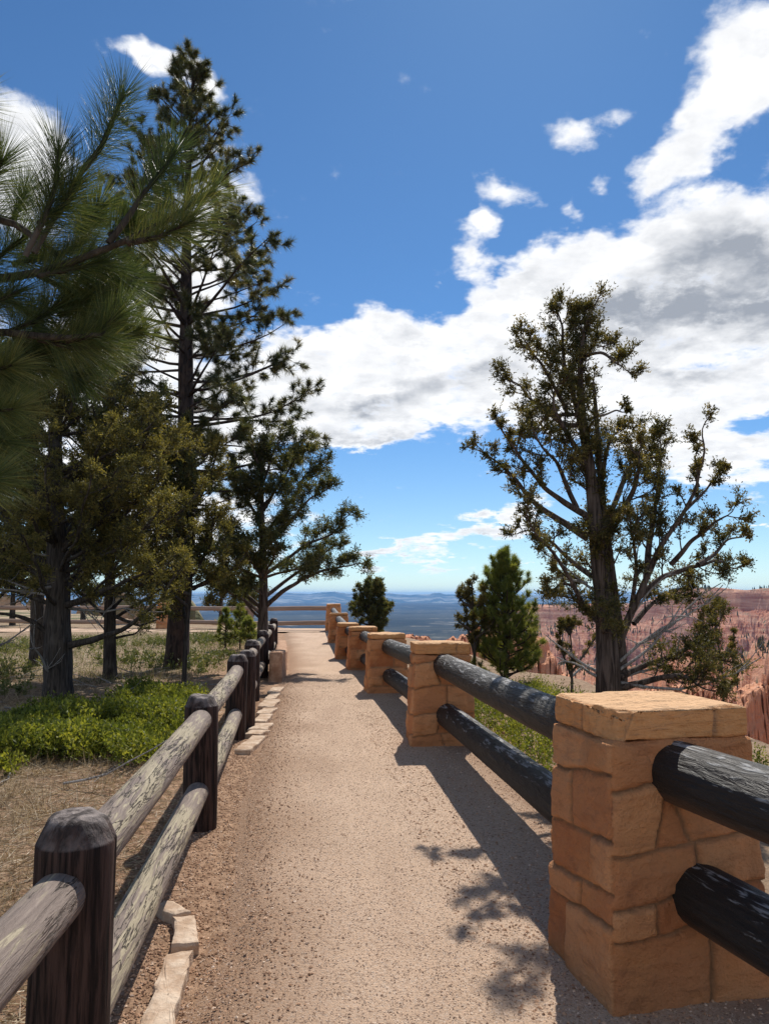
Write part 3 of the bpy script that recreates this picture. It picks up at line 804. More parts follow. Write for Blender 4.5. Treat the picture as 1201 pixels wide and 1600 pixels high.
for i, (x, y) in enumerate(fence_pts):
    post(x, y, [.9, .925, .89, .92, .90, .90, .9, .95, .95][i], .118, 200 + i, 48 if i < 4 else 24)
    if i == 0: continue
    ax, ay = fence_pts[i - 1]
    for h0, h1, sd_ in ((.775, .72, 1), (.29, .235, 2)):
        ext = .03
        dv = np.array([x - ax, y - ay]); dl_ = np.linalg.norm(dv); dv /= dl_
        # rails are let into the post faces on the path side
        off = .0
        A_ = (ax + off, ay + .02, h0 if i < 3 else h1 + .015); B_ = (x + off - dv[0] * .055, y - dv[1] * .055, h1 if i != 3 else h1 + .01)
        place_log('rail', M['greywood'], lf, A_, B_, .080, .076, 300 + i * 5 + sd_, bend=.012, rough=.05, n=44 if i < 4 else 20, m=160 if i < 4 else 40)
# second post of the doubled pair
post(fence_pts[3][0] + .02, fence_pts[3][1] + .55, .93, .11, 251, 24)

# ------------------------------------------------------------------ far rail fence where the path ends
ff = thing('rail_fence', (0, 0, 0), 'bleached two-rail fence crossing the far end of the path behind the trees', 'fence')
fx = [-2.5, -6.2, -10.5, -15.5, -21, -27]; fy = [33.9, 34.6, 35.6, 36.6, 37.6, 38.4]
for i in range(5):
    for h, sd_ in ((1.0, 1), (.34, 2)):
        place_log('rail', M['oldrail'], ff, (fx[i], fy[i], h), (fx[i + 1], fy[i + 1], h - .02), .10, .10, 400 + i * 3 + sd_, n=16, m=24, bend=.02)
for i in (2, 4):
    b = MB(); masonry(b, .55, .5, -.1, 1.18, .06, .06, 450 + i, H=1.2)
    po = b.build('pillar', M['stone'], ff, smooth=True, loc=(fx[i], fy[i], 0), rot=(0, 0, .1))
    capstone(.57, .52, 1.15, .09, .06, 470 + i).build('cap', M['cap'], po, smooth=True)
for i in (1, 3):
    tube_ = MB(); tube(tube_, [(fx[i], fy[i], -.1), (fx[i], fy[i], .6), (fx[i], fy[i], 1.15)], .13, 12, .1, 3); tube_.build('post', M['oldrail'], ff, smooth=True)

# ------------------------------------------------------------------ curb stones
def slab(name, pts, z0, z1, label, seed, group, mat='curb', res=.02):
    """flat stone with outline pts, slightly crowned and chipped"""
    pts = np.array(pts, float); c = pts.mean(0)
    per = []
    for i in range(len(pts)):
        a, b = pts[i], pts[(i + 1) % len(pts)]; k = max(2, int(np.linalg.norm(b - a) / res))
        per.append(a + (b - a) * (np.arange(k)[:, None] / k))
    per = np.concatenate(per); per = per + np.stack([fbm(np.c_[per * 9, np.full(len(per), seed)], 3, seed), fbm(np.c_[per * 9, np.full(len(per), seed + 5.)], 3, seed + 1)], 1) * .02
    rings = []; zz = []
    for f, z in ((1.0, z0), (1.0, z1 - .012), (.965, z1 - .002), (.9, z1), (.7, z1 + .004), (.45, z1 + .004), (.2, z1 + .004), (.02, z1 + .004)):
        q = c + (per - c) * f; rings.append(np.c_[q, np.full(len(q), z)])
    V = np.array(rings); n = len(per)
    V[2:, :, 2] += .010 * fbm(V[2:].reshape(-1, 3) * 11, 3, seed + 2).reshape(-1, n)
    m = len(rings); i = np.arange(m - 1)
    F = np.concatenate([gridquads(m, n), np.stack([i * n + n - 1, (i + 1) * n + n - 1, (i + 1) * n, i * n], 1)])
    o0 = np.array([c[0], c[1], 0])
    o = MB().add(V.reshape(-1, 3) - o0, F[:, ::-1]).build(name, M[mat], smooth=False, loc=o0)
    return tag(o, label, 'stone', group)
def pxs(l): return [gz(a, b)[:2] for a, b in l]
CG = 'flat curb stones along the left edge of the path'
slab('curb_stone', pxs([(243, 1424), (262, 1416), (275, 1418), (297, 1434), (272, 1438), (250, 1432)]), -.03, .03, 'small orange pointed curb stone at the far end of the near row of three', 1, CG)
slab('curb_stone', pxs([(270, 1441), (306, 1438), (310, 1481), (267, 1484)]), -.03, .026, 'pale nearly square curb stone with dark pits in the near row', 2, CG)
slab('curb_stone', pxs([(262, 1498), (301, 1491), (296, 1520), (282, 1556), (274, 1600), (262, 1680), (205, 1680), (222, 1600), (243, 1545)]), -.03, .028, 'long pale curb stone running out of the picture at the bottom edge', 3, CG)
far_st = [(380, 1174, 407, 1152), (394, 1150, 409, 1143), (403, 1142, 413, 1132), (405, 1130, 417, 1118), (411, 1117, 423, 1108), (415, 1106, 426, 1095), (421, 1094, 432, 1084), (427, 1083, 436, 1075)]
for k, (a, b, c_, d_) in enumerate(far_st):
    p1 = gz(a, b)[:2]; p2 = gz(c_, d_)[:2]; dxy = p2 - p1
    ax = dxy / np.linalg.norm(dxy); pr = np.array([ax[1], -ax[0]]); q0 = (p1 + p2) / 2; hl = np.linalg.norm(dxy) / 2 * 1.04; wv = pr * (.085 + .018 * (k % 3))
    pts = [q0 - wv - ax * hl, q0 + wv * .9 - ax * hl * .97, q0 + wv + ax * hl, q0 - wv * 1.05 + ax * hl * .96]
    names = ['nearest and longest curb stone of the far row, curved and tapering to a point', 'second curb stone from the near end of the far row', 'third curb stone from the near end of the far row', 'fourth curb stone from the near end of the far row',
             'fifth curb stone from the near end of the far row', 'third from last curb stone of the far row', 'last but one curb stone of the far row, in tree shade', 'last curb stone of the far row, touching the low stone wall']
    slab('curb_stone', pts, -.03, .024, names[k], 10 + k, CG, res=.05)
# low stone retaining wall beside the fence
lw = thing('low_stone_wall', (0, 0, 0), 'low block wall of tan stone between the log fence and the path under the juniper', 'wall')
yw = np.arange(14.2, 24.0, .62)
for k, y0 in enumerate(yw):
    h = np.interp(y0, [14, 17, 24], [.55, .34, .16]); xm = leftx(y0 + .3) - .10
    b = MB(); masonry(b, .23, .61, -.1, h, .015, .05, 500 + k, amp=.8, H=1.0)
    b.build('block', M['tanblock'], lw, smooth=True, loc=(xm, y0 + .3, 0), rot=(0, 0, .06))

# ------------------------------------------------------------------ scatter on the path
rng = np.random.default_rng(77)
octv = norm(np.array([[1, 0, 0], [-1, 0, 0], [0, 1, 0], [0, -1, 0], [0, 0, 1], [0, 0, -1]], float))
octf = np.array([[0, 2, 4], [2, 1, 4], [1, 3, 4], [3, 0, 4], [2, 0, 5], [1, 2, 5], [3, 1, 5], [0, 3, 5]])
def pebbles(mb, P, size, rng):
    n = len(P); sc = size[:, None, None] * rng.uniform(.6, 1.3, (n, 6, 1)) * np.stack([rng.uniform(.7, 1.4, n), rng.uniform(.7, 1.4, n), rng.uniform(.45, .8, n)], 1)[:, None]
    a = rng.uniform(0, 6.28, n); c, s_ = np.cos(a), np.sin(a)
    V = octv[None] * sc; X_ = V[..., 0] * c[:, None] - V[..., 1] * s_[:, None]; Y_ = V[..., 0] * s_[:, None] + V[..., 1] * c[:, None]
    V = np.stack([X_, Y_, V[..., 2]], -1) + P[:, None]
    F = (np.arange(n) * 6)[:, None, None] + octf[None]
    mb.add(V.reshape(-1, 3), F.reshape(-1, 3), fa=np.repeat(rng.uniform(0, 1, n), 8))
n = 70000
y = 2.2 + (rng.uniform(0, 1, n) ** 1.9) * 13; x = leftx(y) + rng.uniform(0, 1, n) * (wallx(y) + .6 - leftx(y))
g = MB(); pebbles(g, np.c_[x, y, path_z(x, y) + .001], rng.uniform(.0014, .0036, n) * (1 + .06 * y) * np.where(rng.uniform(0, 1, n) > .97, 1.9, 1), rng)
tag(g.build('gravel', M['pebble']), 'loose tan gravel scattered over the path', 'gravel', kind='stuff'); g = MB()
n = 22000; y = 2.2 + (rng.uniform(0, 1, n) ** 1.6) * 10; fxx = np.interp(y, [p[1] for p in fence_pts], [p[0] for p in fence_pts])
x = fxx - .3 + rng.uniform(0, 1, n) * (leftx(y) + .9 * rng.uniform(0, 1, n) - fxx)
pebbles(g, np.c_[x, y, np.maximum(height_at(x, y), np.where(x > leftx(y) + .12, path_z(x, y), -1)) + .003], rng.uniform(.003, .009, n), rng)
n = 9000; y = 2.4 + (rng.uniform(0, 1, n) ** 1.4) * 8; x = wallx(y) + rng.uniform(-.75, .9, n)
pebbles(g, np.c_[x, y, path_z(x, y) + .001], rng.uniform(.003, .010, n), rng)
tag(g.build('verge_gravel', M['chip']), 'reddish gravel and wood chips along both edges of the path', 'gravel', kind='stuff')

# ------------------------------------------------------------------ trees
def polyline(start, d, length, n, rng, up=0.0, wig=.25):
    pts = [np.array(start, float)]; d = np.array(d, float); d /= np.linalg.norm(d); st = length / n
    for k in range(n):
        d = d + rng.normal(0, wig, 3) * .5 + np.array([0, 0, up / n]); d /= np.linalg.norm(d)
        pts.append(pts[-1] + d * st)
    return np.array(pts)
def resample(pts, n):
    pts = np.array(pts, float); s = np.r_[0, np.cumsum(np.linalg.norm(np.diff(pts, axis=0), axis=1))]; t = np.linspace(0, s[-1], n)
    P_ = np.stack([np.interp(t, s, pts[:, k]) for k in range(3)], 1)
    if n > 5:  # soften corners
        P_[1:-1] = (P_[:-2] + 2 * P_[1:-1] + P_[2:]) / 4
    return P_, s[-1]

class Tree:
    def __init__(s, seed): s.rng = np.random.default_rng(seed); s.wood = MB(); s.tw = []; s.cl = []; s.dead = MB(); s.nd = 0
    def limb(s, pts, r0, r1, n=8, rough=.12, wob=.02):
        P_, L = resample(pts, max(5, int(len(pts) * 4)))
        P_ = P_ + np.stack([fbm(P_ * 2.5 + k * 9.1, 2, 7 + k) for k in range(3)], 1) * wob * np.linspace(0, 1, len(P_))[:, None] * 3
        tube(s.wood, P_, np.linspace(r0, r1, len(P_)), n, rough, int(s.rng.integers(99)))
        return P_, L
    def sprout(s, P_, L, r, dens, len2, t0=.25, up=.4, spread=1.0, clump=1.0, k3=5, flat=1.0, ex=None):
        """side branches with twigs and foliage clump positions along a limb"""
        rng = s.rng; nb = max(1, int(L * dens)); m = len(P_)
        ts = t0 + (1 - t0) * (np.arange(nb) + rng.uniform(0, 1, nb)) / nb
        for t in np.r_[ts, 1.0]:
            i = min(int(t * (m - 1)), m - 2); c = P_[i] + (P_[i + 1] - P_[i]) * (t * (m - 1) - i)
            tan = P_[min(i + 1, m - 1)] - P_[i]; tan = tan / max(np.linalg.norm(tan), 1e-6)
            perp = rng.normal(0, 1, 3); perp[2] *= flat; perp -= tan * perp.dot(tan); perp /= np.linalg.norm(perp)
            d = tan * (.7 if t < 1 else 2.5) + perp * spread + np.array([0, 0, up * .5])
            l2 = len2 * rng.uniform(.45, 1.15) * (1.1 - .5 * t)
            B = polyline(c, d, l2, 4, rng, up, .35)
            rr_ = np.linspace(max(r * .35, .008) * (1 - .4 * t), .004, 5)
            s.tw.append((B[:-1], B[1:], rr_[:-1], rr_[1:]))
            for k in range(k3):
                q = rng.uniform(.25, 1.0); j = min(int(q * 4), 3); c3 = B[j] + (B[j + 1] - B[j]) * (q * 4 - j)
                d3 = (B[j + 1] - B[j]); d3 = d3 / np.linalg.norm(d3) + rng.normal(0, .7, 3) + np.array([0, 0, up * .4])
                d3 /= np.linalg.norm(d3); l3 = l2 * rng.uniform(.15, .4)
                e3 = c3 + d3 * l3
                s.tw.append((c3[None], e3[None], np.array([.005]), np.array([.0025])))
                s.cl.append((e3, d3, clump * rng.uniform(.6, 1.25)))
                if rng.uniform() < .5: s.cl.append((c3 + d3 * l3 * .5, d3, clump * rng.uniform(.5, .9)))
            d = B[-1] - B[-2]; s.cl.append((B[-1], d / np.linalg.norm(d), clump))
    def deadwood(s, start, d, length, r, n=5):
        rng = s.rng; B = polyline(start, d, length, n, rng, .1, .3); rr_ = np.linspace(r, r * .25, n + 1)
        tube(s.dead, B, rr_, 6); s.nd += 1
        for k in range(int(length * 6)):
            j = rng.integers(1, n); e = norm((B[j + 1] - B[j])[None])[0] + rng.normal(0, .8, 3); l = length * rng.uniform(.1, .35); e = e / np.linalg.norm(e)
            C = polyline(B[j], e, l, 3, rng, .1, .4); segs(s.dead, C[:-1], C[1:], np.linspace(r * .4, .003, 3), np.linspace(r * .3, .002, 3), 4)
    def finish(s, root, bark_m, leaf_m, leaf, kind='juniper', nsp=6, nl=8, sp=.10, ll=.022, lw=.009, droop=0, dw=.6):
        if s.tw:
            segs(s.wood, *[np.concatenate([t[k] for t in s.tw]) for k in range(4)], n=4)
        s.wood.build('trunk', bark_m, root, smooth=True)
        if s.nd: s.dead.build('dead_branch', M['deadwood'], root, smooth=True)
        C = np.array([c[0] for c in s.cl]); D = np.array([c[1] for c in s.cl]); K = np.array([c[2] for c in s.cl]); rng = s.rng
        lf_ = MB(); N = len(C); tb = rng.uniform(0, 1, N)
        if kind == 'juniper':
            sd_ = norm(D[:, None] * dw + rng.normal(0, .75, (N, nsp, 3)) + np.array([0, 0, .15]))
            sl = K[:, None] * sp * rng.uniform(.5, 1.2, (N, nsp))
            t = rng.uniform(.05, 1, (N, nsp, nl))
            base = C[:, None, None] + sd_[:, :, None] * (sl[:, :, None] * t)[..., None]
            ld = norm(sd_[:, :, None] + rng.normal(0, .55, (N, nsp, nl, 3)))
            n_ = N * nsp * nl
            tone = np.clip(tb[:, None, None] * .65 + rng.uniform(0, .35, (N, nsp, nl)), 0, 1)
            diamonds(lf_, base.reshape(-1, 3), ld.reshape(-1, 3), (ll * rng.uniform(.6, 1.3, n_)), (lw * rng.uniform(.6, 1.3, n_)), rng, tone.ravel())
        else:
            n1 = nl
            t = rng.uniform(-.9, .35, (N, n1)); base = C[:, None] + D[:, None] * (K[:, None] * sp * t)[..., None]
            ld = norm(D[:, None] * .75 + rng.normal(0, .62, (N, n1, 3)))
            tone = np.clip(tb[:, None] * .6 + rng.uniform(0, .4, (N, n1)), 0, 1)
            needles(lf_, base.reshape(-1, 3), ld.reshape(-1, 3), (K[:, None] * ll * rng.uniform(.7, 1.15, (N, n1))).ravel(), lw, rng, tone.ravel(), droop)
        lf_.build('foliage', leaf_m, root)
        return root
    def shift(s): pass

def local(root_loc):
    o = np.array(root_loc, float)
    return lambda p: np.array(p, float) - o

# ---- big juniper behind the nearest pillar (z6 = coordinates in a 2.388x enlarged crop)
def big_juniper():
    Y0 = 7.1; base = at(700 + 598 / 2.388, 430 + 1560 / 2.388, Y0); gzv = height_at(base[0], Y0)[0]
    loc = (base[0], Y0, gzv)
    root = thing('juniper_tree', loc, 'tall ragged juniper with twisted bare limbs standing behind the nearest stone pillar', 'tree')
    T = Tree(3); o = np.array(loc)
    def q(pts, dy=0.0, dy0=0.0):
        n = len(pts); out = []
        for i, (a, b) in enumerate(pts):
            out.append(at(700 + a / 2.388, 430 + b / 2.388, Y0 + dy0 + (dy - dy0) * i / max(n - 1, 1)) - o)
        return out
    trunk = q([(595, 1560), (592, 1400), (578, 1200), (562, 1050), (548, 900), (532, 760), (508, 600), (493, 450), (492, 350), (500, 240), (512, 170), (535, 130)])
    trunk = [np.array([trunk[0][0] + .02, 0, -.1])] + trunk
    tp, tl = resample(trunk, 60)
    rad = np.interp(np.linspace(0, 1, 60), [0, .12, .3, .5, .7, .9, 1], [.150, .115, .095, .070, .045, .022, .01])
    tube(T.wood, tp, rad, 22, .22, 5)
    # twin stem fused to the trunk
    t2, l2 = resample([np.array([trunk[0][0] + .09, .05, -.1])] + q([(640, 1400), (610, 1150), (580, 900), (562, 700), (552, 520), (540, 400)], .1, .08), 40)
    tube(T.wood, t2, np.linspace(.085, .016, 40), 12, .2, 9)
    T.sprout(t2, l2, .04, 3.5, .35, .45, .5, clump=.8, k3=3)
    T.sprout(tp, tl, .05, 13, .36, .25, .55, clump=1.0, k3=7)
    LB = [([(505, 600), (470, 470), (440, 350), (425, 270), (413, 190), (395, 120)], .045, .3, 9, 1.0, .1, .34),
          ([(530, 750), (480, 650), (430, 580), (395, 500), (400, 430), (430, 390)], .045, -.3, 9, 1.0, .2, .38),
          ([(520, 980), (440, 930), (360, 880), (290, 820), (240, 770), (170, 712), (120, 672)], .050, .4, 5, .8, .45, .32),
          ([(520, 900), (430, 850), (350, 790), (290, 710), (240, 640), (200, 580)], .045, -.5, 5.5, .8, .4, .3),
          ([(480, 870), (430, 760), (410, 690), (350, 650), (320, 590)], .035, -.3, 8, 1.0, .3, .34),
          ([(530, 1120), (460, 1070), (390, 1000), (320, 945), (270, 975)], .035, .5, 4, .8, .5, .28),
          ([(548, 1280), (500, 1230), (455, 1130), (360, 1010), (290, 905)], .04, -.6, 4.0, .8, .4, .3),
          ([(470, 1160), (430, 1150), (385, 1165)], .022, -.2, 7, .8, .1, .25),
          ([(500, 1235), (470, 1200), (455, 1160)], .02, .3, 9, .9, .1, .28),
          ([(500, 560), (430, 560), (360, 500), (290, 450), (228, 380)], .035, .5, 6, .9, .35, .32),
          ([(440, 500), (390, 400), (350, 330), (290, 280), (255, 240)], .03, -.4, 6, .9, .35, .3),
          ([(480, 520), (420, 520), (360, 560), (310, 600)], .03, .3, 8, 1.0, .3, .36),
          ([(495, 250), (470, 210), (465, 160), (480, 130)], .02, .2, 8, .8, .1, .25),
          ([(500, 300), (560, 290), (610, 320), (650, 330)], .025, -.3, 7, .9, .3, .32),
          ([(495, 330), (540, 260), (600, 290)], .02, .4, 6, .9, .3, .3),
          ([(520, 540), (590, 520), (640, 490), (675, 482)], .02, .2, 2.5, .5, .75, .2),
          ([(560, 800), (590, 680), (620, 600), (640, 560)], .035, .3, 8, 1.0, .15, .36),
          ([(590, 930), (650, 870), (690, 790), (710, 700), (720, 640)], .05, -.4, 7, 1.0, .25, .38),
          ([(600, 900), (660, 740), (700, 690), (780, 640)], .04, .5, 7, .9, .35, .34),
          ([(630, 1390), (680, 1260), (740, 1130), (800, 1000), (880, 880), (935, 790), (955, 690), (950, 580)], .055, -.3, 3.0, .65, .35, .28),
          ([(740, 1130), (755, 950), (780, 800), (790, 640)], .045, .6, 8, 1.0, .2, .34),
          ([(700, 1210), (800, 1120), (900, 1080), (1000, 1060), (1050, 1090), (1088, 1085)], .045, .3, 5.5, .9, .3, .3),
          ([(830, 1080), (900, 990), (960, 950), (1010, 910), (1060, 880)], .04, -.5, 5.5, .9, .2, .34),
          ([(930, 1080), (990, 1040), (1030, 990), (1095, 975)], .03, .4, 4, .7, .3, .25),
          ([(880, 880), (920, 840), (970, 800), (1010, 730)], .025, .2, 5, .7, .3, .26),
          ([(935, 790), (915, 740), (915, 690)], .015, .1, 3, .5, .5, .15),
          ([(690, 1300), (760, 1220), (830, 1180), (880, 1150)], .035, .5, 9, 1.0, .2, .34),
          ([(680, 1260), (700, 1100), (690, 990), (680, 920)], .035, -.6, 6, .9, .3, .34),
          ([(640, 1500), (740, 1450), (840, 1420), (940, 1410), (1000, 1450)], .045, .3, 9, 1.1, .25, .38),
          ([(640, 1540), (780, 1510), (900, 1500), (1000, 1540)], .045, -.5, 9, 1.1, .3, .38),
          ([(820, 1430), (930, 1370), (1000, 1320), (1010, 1260)], .03, .5, 5, .9, .3, .34),
          ([(590, 1360), (560, 1290), (590, 1260)], .03, -.45, 9, 1.0, .2, .3),
          ([(580, 1020), (560, 960), (600, 930)], .03, -.4, 9, 1.0, .1, .3)]
    for pts, r, dy, dens, cl, t0, l2_ in LB:
        P_, L = T.limb(q(pts, dy), r * .78, .006, 8, .2, .03)
        T.sprout(P_, L, r * .6, dens * 1.35, l2_ * .95, t0 * .9, .5, clump=cl * .92, k3=7)
    for (a, b, c_, d_, l) in [(640, 1470, .8, .5, .9), (640, 1440, .7, .75, 1.2), (650, 1500, 1, .15, .9), (560, 1500, -.8, .3, .5), (640, 1330, .6, .9, .8), (640, 1520, 1, .02, 1.3), (560, 1480, -.7, .6, .6), (520, 1150, -.9, .2, .4), (700, 1380, 1, .5, 1.0), (560, 1180, -.9, .6, .4)]:
        st = q([(a, b)])[0]; T.deadwood(st, np.array([c_, T.rng.uniform(-.4, .3), d_]), l, .016)
    T.finish(root, M['bark_juniper'], M['juniper'], None, nsp=6, nl=9, sp=.115, ll=.024, lw=.010, dw=.95)
big_juniper()

# ---- generic juniper with digitised stem limbs
def juniper(loc_px, Y0, limbs, trunk, label, seed, mat='juniper', bk='bark_dark', ll=.03, lw=.013, sp=.13, nsp=6, nl=7, clump=1.0, extra=0, cat='tree', name='juniper_tree', group=None, dead=0, tr=.2, dmul=1.0, l2m=1.0, ext=(1.9, 1.8, .35)):
    b = at(loc_px[0], loc_px[1], Y0); g = height_at(b[0], Y0)[0]; loc = np.array([b[0], Y0, g])
    root = thing(name, loc, label, cat, group)
    T = Tree(seed)
    def q(pts, dy=0.0):
        n = len(pts); return [at(a, c, Y0 + dy * i / max(n - 1, 1)) - loc for i, (a, c) in enumerate(pts)]
    tp = [np.array([0, 0, -.15])] + q(trunk); P_, L = resample(tp, 40)
    tube(T.wood, P_, np.interp(np.linspace(0, 1, 40), [0, .08, .5, 1], [tr * 1.25, tr, tr * .6, .012]), 14, .2, seed)
    T.sprout(P_, L, .05, 3.2 * dmul, .5 * l2m, .4, .5, clump=clump, k3=6)
    for pts, r, dy, dens, l2, t0 in limbs:
        P2, L2 = T.limb(q(pts, dy), r, .01, 7, .15, .03)
        T.sprout(P2, L2, r * .6, dens * dmul, l2 * l2m, t0, .45, clump=clump, k3=6)
    for k in range(extra):   # fill: limbs all round from the trunk
        rg = T.rng; t = rg.uniform(.22, .97); i = int(t * 39); a = rg.uniform(0, 6.28); ln = np.interp(t, [.2, .45, 1], ext) * rg.uniform(.7, 1.1) * L / 6.0
        B = polyline(P_[i], (math.cos(a), math.sin(a), rg.uniform(.0, .7)), ln, 5, rg, .5, .22)
        P2, L2 = T.limb(list(B), .035, .01, 6, .1, .02); T.sprout(P2, L2, .02, 4.5 * dmul, .5 * l2m, .2, .45, clump=clump, k3=6)
    for k in range(dead):
        rg = T.rng; a = rg.uniform(0, 6.28); z = rg.uniform(.08, .42); i = int(z * 39)
        T.deadwood(P_[i], np.array([math.cos(a), math.sin(a), rg.uniform(-.2, .5)]), rg.uniform(.7, 1.8), .022)
    return T.finish(root, M[bk], M[mat], None, nsp=nsp, nl=nl, sp=sp, ll=ll, lw=lw)

juniper((409, 1042), 16.4,
        [([(412, 950), (440, 925), (470, 905), (510, 888), (545, 884), (566, 880)], .06, -.3, 5, .55, .35),
         ([(410, 900), (440, 880), (480, 850), (520, 835), (545, 800)], .05, .8, 5, .55, .35),
         ([(410, 860), (440, 830), (480, 780), (520, 760)], .05, -.8, 5, .6, .3),
         ([(410, 840), (450, 790), (480, 740), (505, 720)], .05, .9, 5, .6, .3),
         ([(409, 800), (440, 750), (465, 710), (480, 690)], .04, -.7, 5, .55, .25),
         ([(409, 760), (430, 700), (450, 675)], .035, .6, 5, .5, .2),
         ([(409, 740), (395, 700), (385, 670)], .035, -.5, 5, .5, .2),
         ([(409, 820), (380, 770), (365, 730)], .04, .6, 5, .55, .2),
         ([(410, 900), (375, 850), (350, 820)], .045, -.6, 5, .55, .3),
         ([(408, 950), (370, 915), (335, 900), (300, 890)], .05, .6, 4, .5, .4),
         ([(408, 960), (380, 935), (350, 925)], .04, -.9, 4, .4, .5),
         ([(411, 935), (450, 905), (500, 870), (530, 850)], .05, 1.2, 4, .55, .4)],
        [(411, 985), (412, 930), (410, 850), (409, 760), (410, 715), (412, 690)],
        'round-crowned juniper against the log fence, its long low limb reaching over the path', 21, 'juniper_dark', 'bark_juniper', extra=14, sp=.15, tr=.14, clump=1.15, ll=.038, lw=.017, nl=9, dmul=1.9, l2m=.85)
juniper((90, 1100), 11.2,
        [([(85, 1000), (50, 970), (10, 955), (-40, 960)], .05, -.5, 2, .6, .6),
         ([(90, 900), (40, 850), (0, 800), (-50, 790)], .07, .6, 5, .7, .3), ([(90, 860), (150, 820), (200, 790), (240, 760)], .06, -.6, 5, .7, .3),
         ([(92, 760), (150, 700), (200, 660), (230, 640)], .06, .8, 5, .7, .25), ([(90, 740), (40, 690), (0, 660)], .06, -.8, 5, .7, .25),
         ([(92, 950), (150, 930), (210, 900), (260, 890)], .06, -.9, 4, .6, .4), ([(95, 650), (140, 590), (170, 560)], .05, .5, 5, .6, .2),
         ([(100, 1010), (150, 1000), (200, 980), (250, 940), (275, 900)], .06, -1.0, 2.5, .5, .55)],
        [(90, 1010), (92, 900), (85, 760), (90, 650), (105, 560), (115, 500)],
        'thick-trunked olive juniper nearest on the left, with bare grey twigs low on its trunk', 31, 'juniper_gold', 'bark_dark', extra=62, ext=(2.3, 2.6, .6), tr=.21, dead=9, clump=1.15, ll=.034, lw=.015, nl=8)
juniper((172, 1065), 14.2,
        [([(172, 900), (230, 850), (290, 800), (320, 780)], .05, -.6, 5, .6, .25), ([(175, 820), (240, 760), (280, 720)], .05, .7, 5, .6, .25),
         ([(172, 900), (120, 860), (70, 840)], .05, .6, 5, .6, .3), ([(172, 930), (230, 910), (290, 880), (330, 870)], .05, -1.0, 5, .6, .3),
         ([(172, 760), (220, 690), (250, 660)], .04, -.6, 5, .6, .2), ([(172, 960), (220, 980), (260, 960)], .04, -.5, 2, .5, .5),
         ([(172, 1000), (210, 990), (225, 975)], .03, .3, 4, .35, .4)],
        [(172, 980), (172, 880), (180, 760), (190, 650), (200, 590)],
        'slender-trunked dark juniper standing second from the left between two thicker trunks', 32, 'juniper_dark', 'bark_dark', extra=46, ext=(2.1, 2.4, .5), tr=.125, dead=5, clump=1.2, ll=.04, lw=.018)
juniper((288, 1060), 13.6,
        [([(300, 900), (330, 850), (345, 800)], .04, -.6, 6, .5, .2), ([(300, 880), (270, 820), (260, 770)], .04, -.5, 6, .5, .2),
         ([(302, 800), (330, 740), (340, 700)], .04, .4, 6, .5, .2), ([(302, 920), (335, 900), (350, 880)], .04, -.6, 6, .5, .2), ([(298, 930), (250, 910), (225, 890)], .04, -.7, 6, .5, .2)],
        [(290, 1000), (297, 930), (303, 850), (302, 760), (306, 690)],
        'sunlit olive young juniper whose crown overlaps the tall pine trunk', 33, 'juniper_gold', 'bark_dark', extra=22, tr=.045, clump=1.1, ll=.036, lw=.016, l2m=.75)
juniper((58, 1045), 17.0, [([(60, 900), (0, 850), (-60, 830)], .06, .6, 4, .8, .3), ([(60, 880), (120, 830), (160, 800)], .06, .6, 4, .8, .3)],
        [(60, 950), (55, 850), (50, 700), (40, 600)],
        'dark juniper behind the thick-trunked one, in deep shade', 34, 'juniper_dark', 'bark_dark', extra=26, tr=.17, clump=1.5, ll=.055, lw=.025, dead=3)
juniper((-30, 1080), 13.0, [([(-30, 900), (20, 840), (50, 780)], .06, -.6, 5, .7, .2), ([(-30, 960), (10, 920), (60, 900)], .05, -.6, 4, .6, .3)],
        [(-30, 950), (-30, 800), (-30, 650), (-20, 540)],
        'juniper crown reaching in from the left edge of the picture', 35, 'juniper_dark', 'bark_dark', extra=28, tr=.18, clump=1.3, ll=.045, lw=.02, dead=4)
# trees far back on the left rim
for k, (px, Y0, top, w_) in enumerate([(20, 40, 830, 1.0), (130, 46, 850, 1.0), (235, 44, 870, .9), (345, 48, 895, .8), (388, 50, 905, .7), (-60, 38, 820, 1)]):
    lab = ['dark tree far back on the left, leftmost seen between the trunks', 'dark far tree seen left of the slender trunk', 'far tree seen just left of the tall pine trunk', 'far green tree seen just right of the tall pine trunk', 'small far green tree seen against the hills beside the fence juniper', 'far tree at the left edge behind the crowns'][k]
    juniper((px, 985), Y0, [], [(px, 960), (px + 2, (960 + top) / 2), (px, top)], lab, 60 + k, 'juniper_dark', 'bark_dark', extra=14, tr=.15, clump=2.4, ll=.12, lw=.06, sp=.2, nsp=5, nl=6, group='trees far back on the left rim', l2m=1.3, dmul=.8)

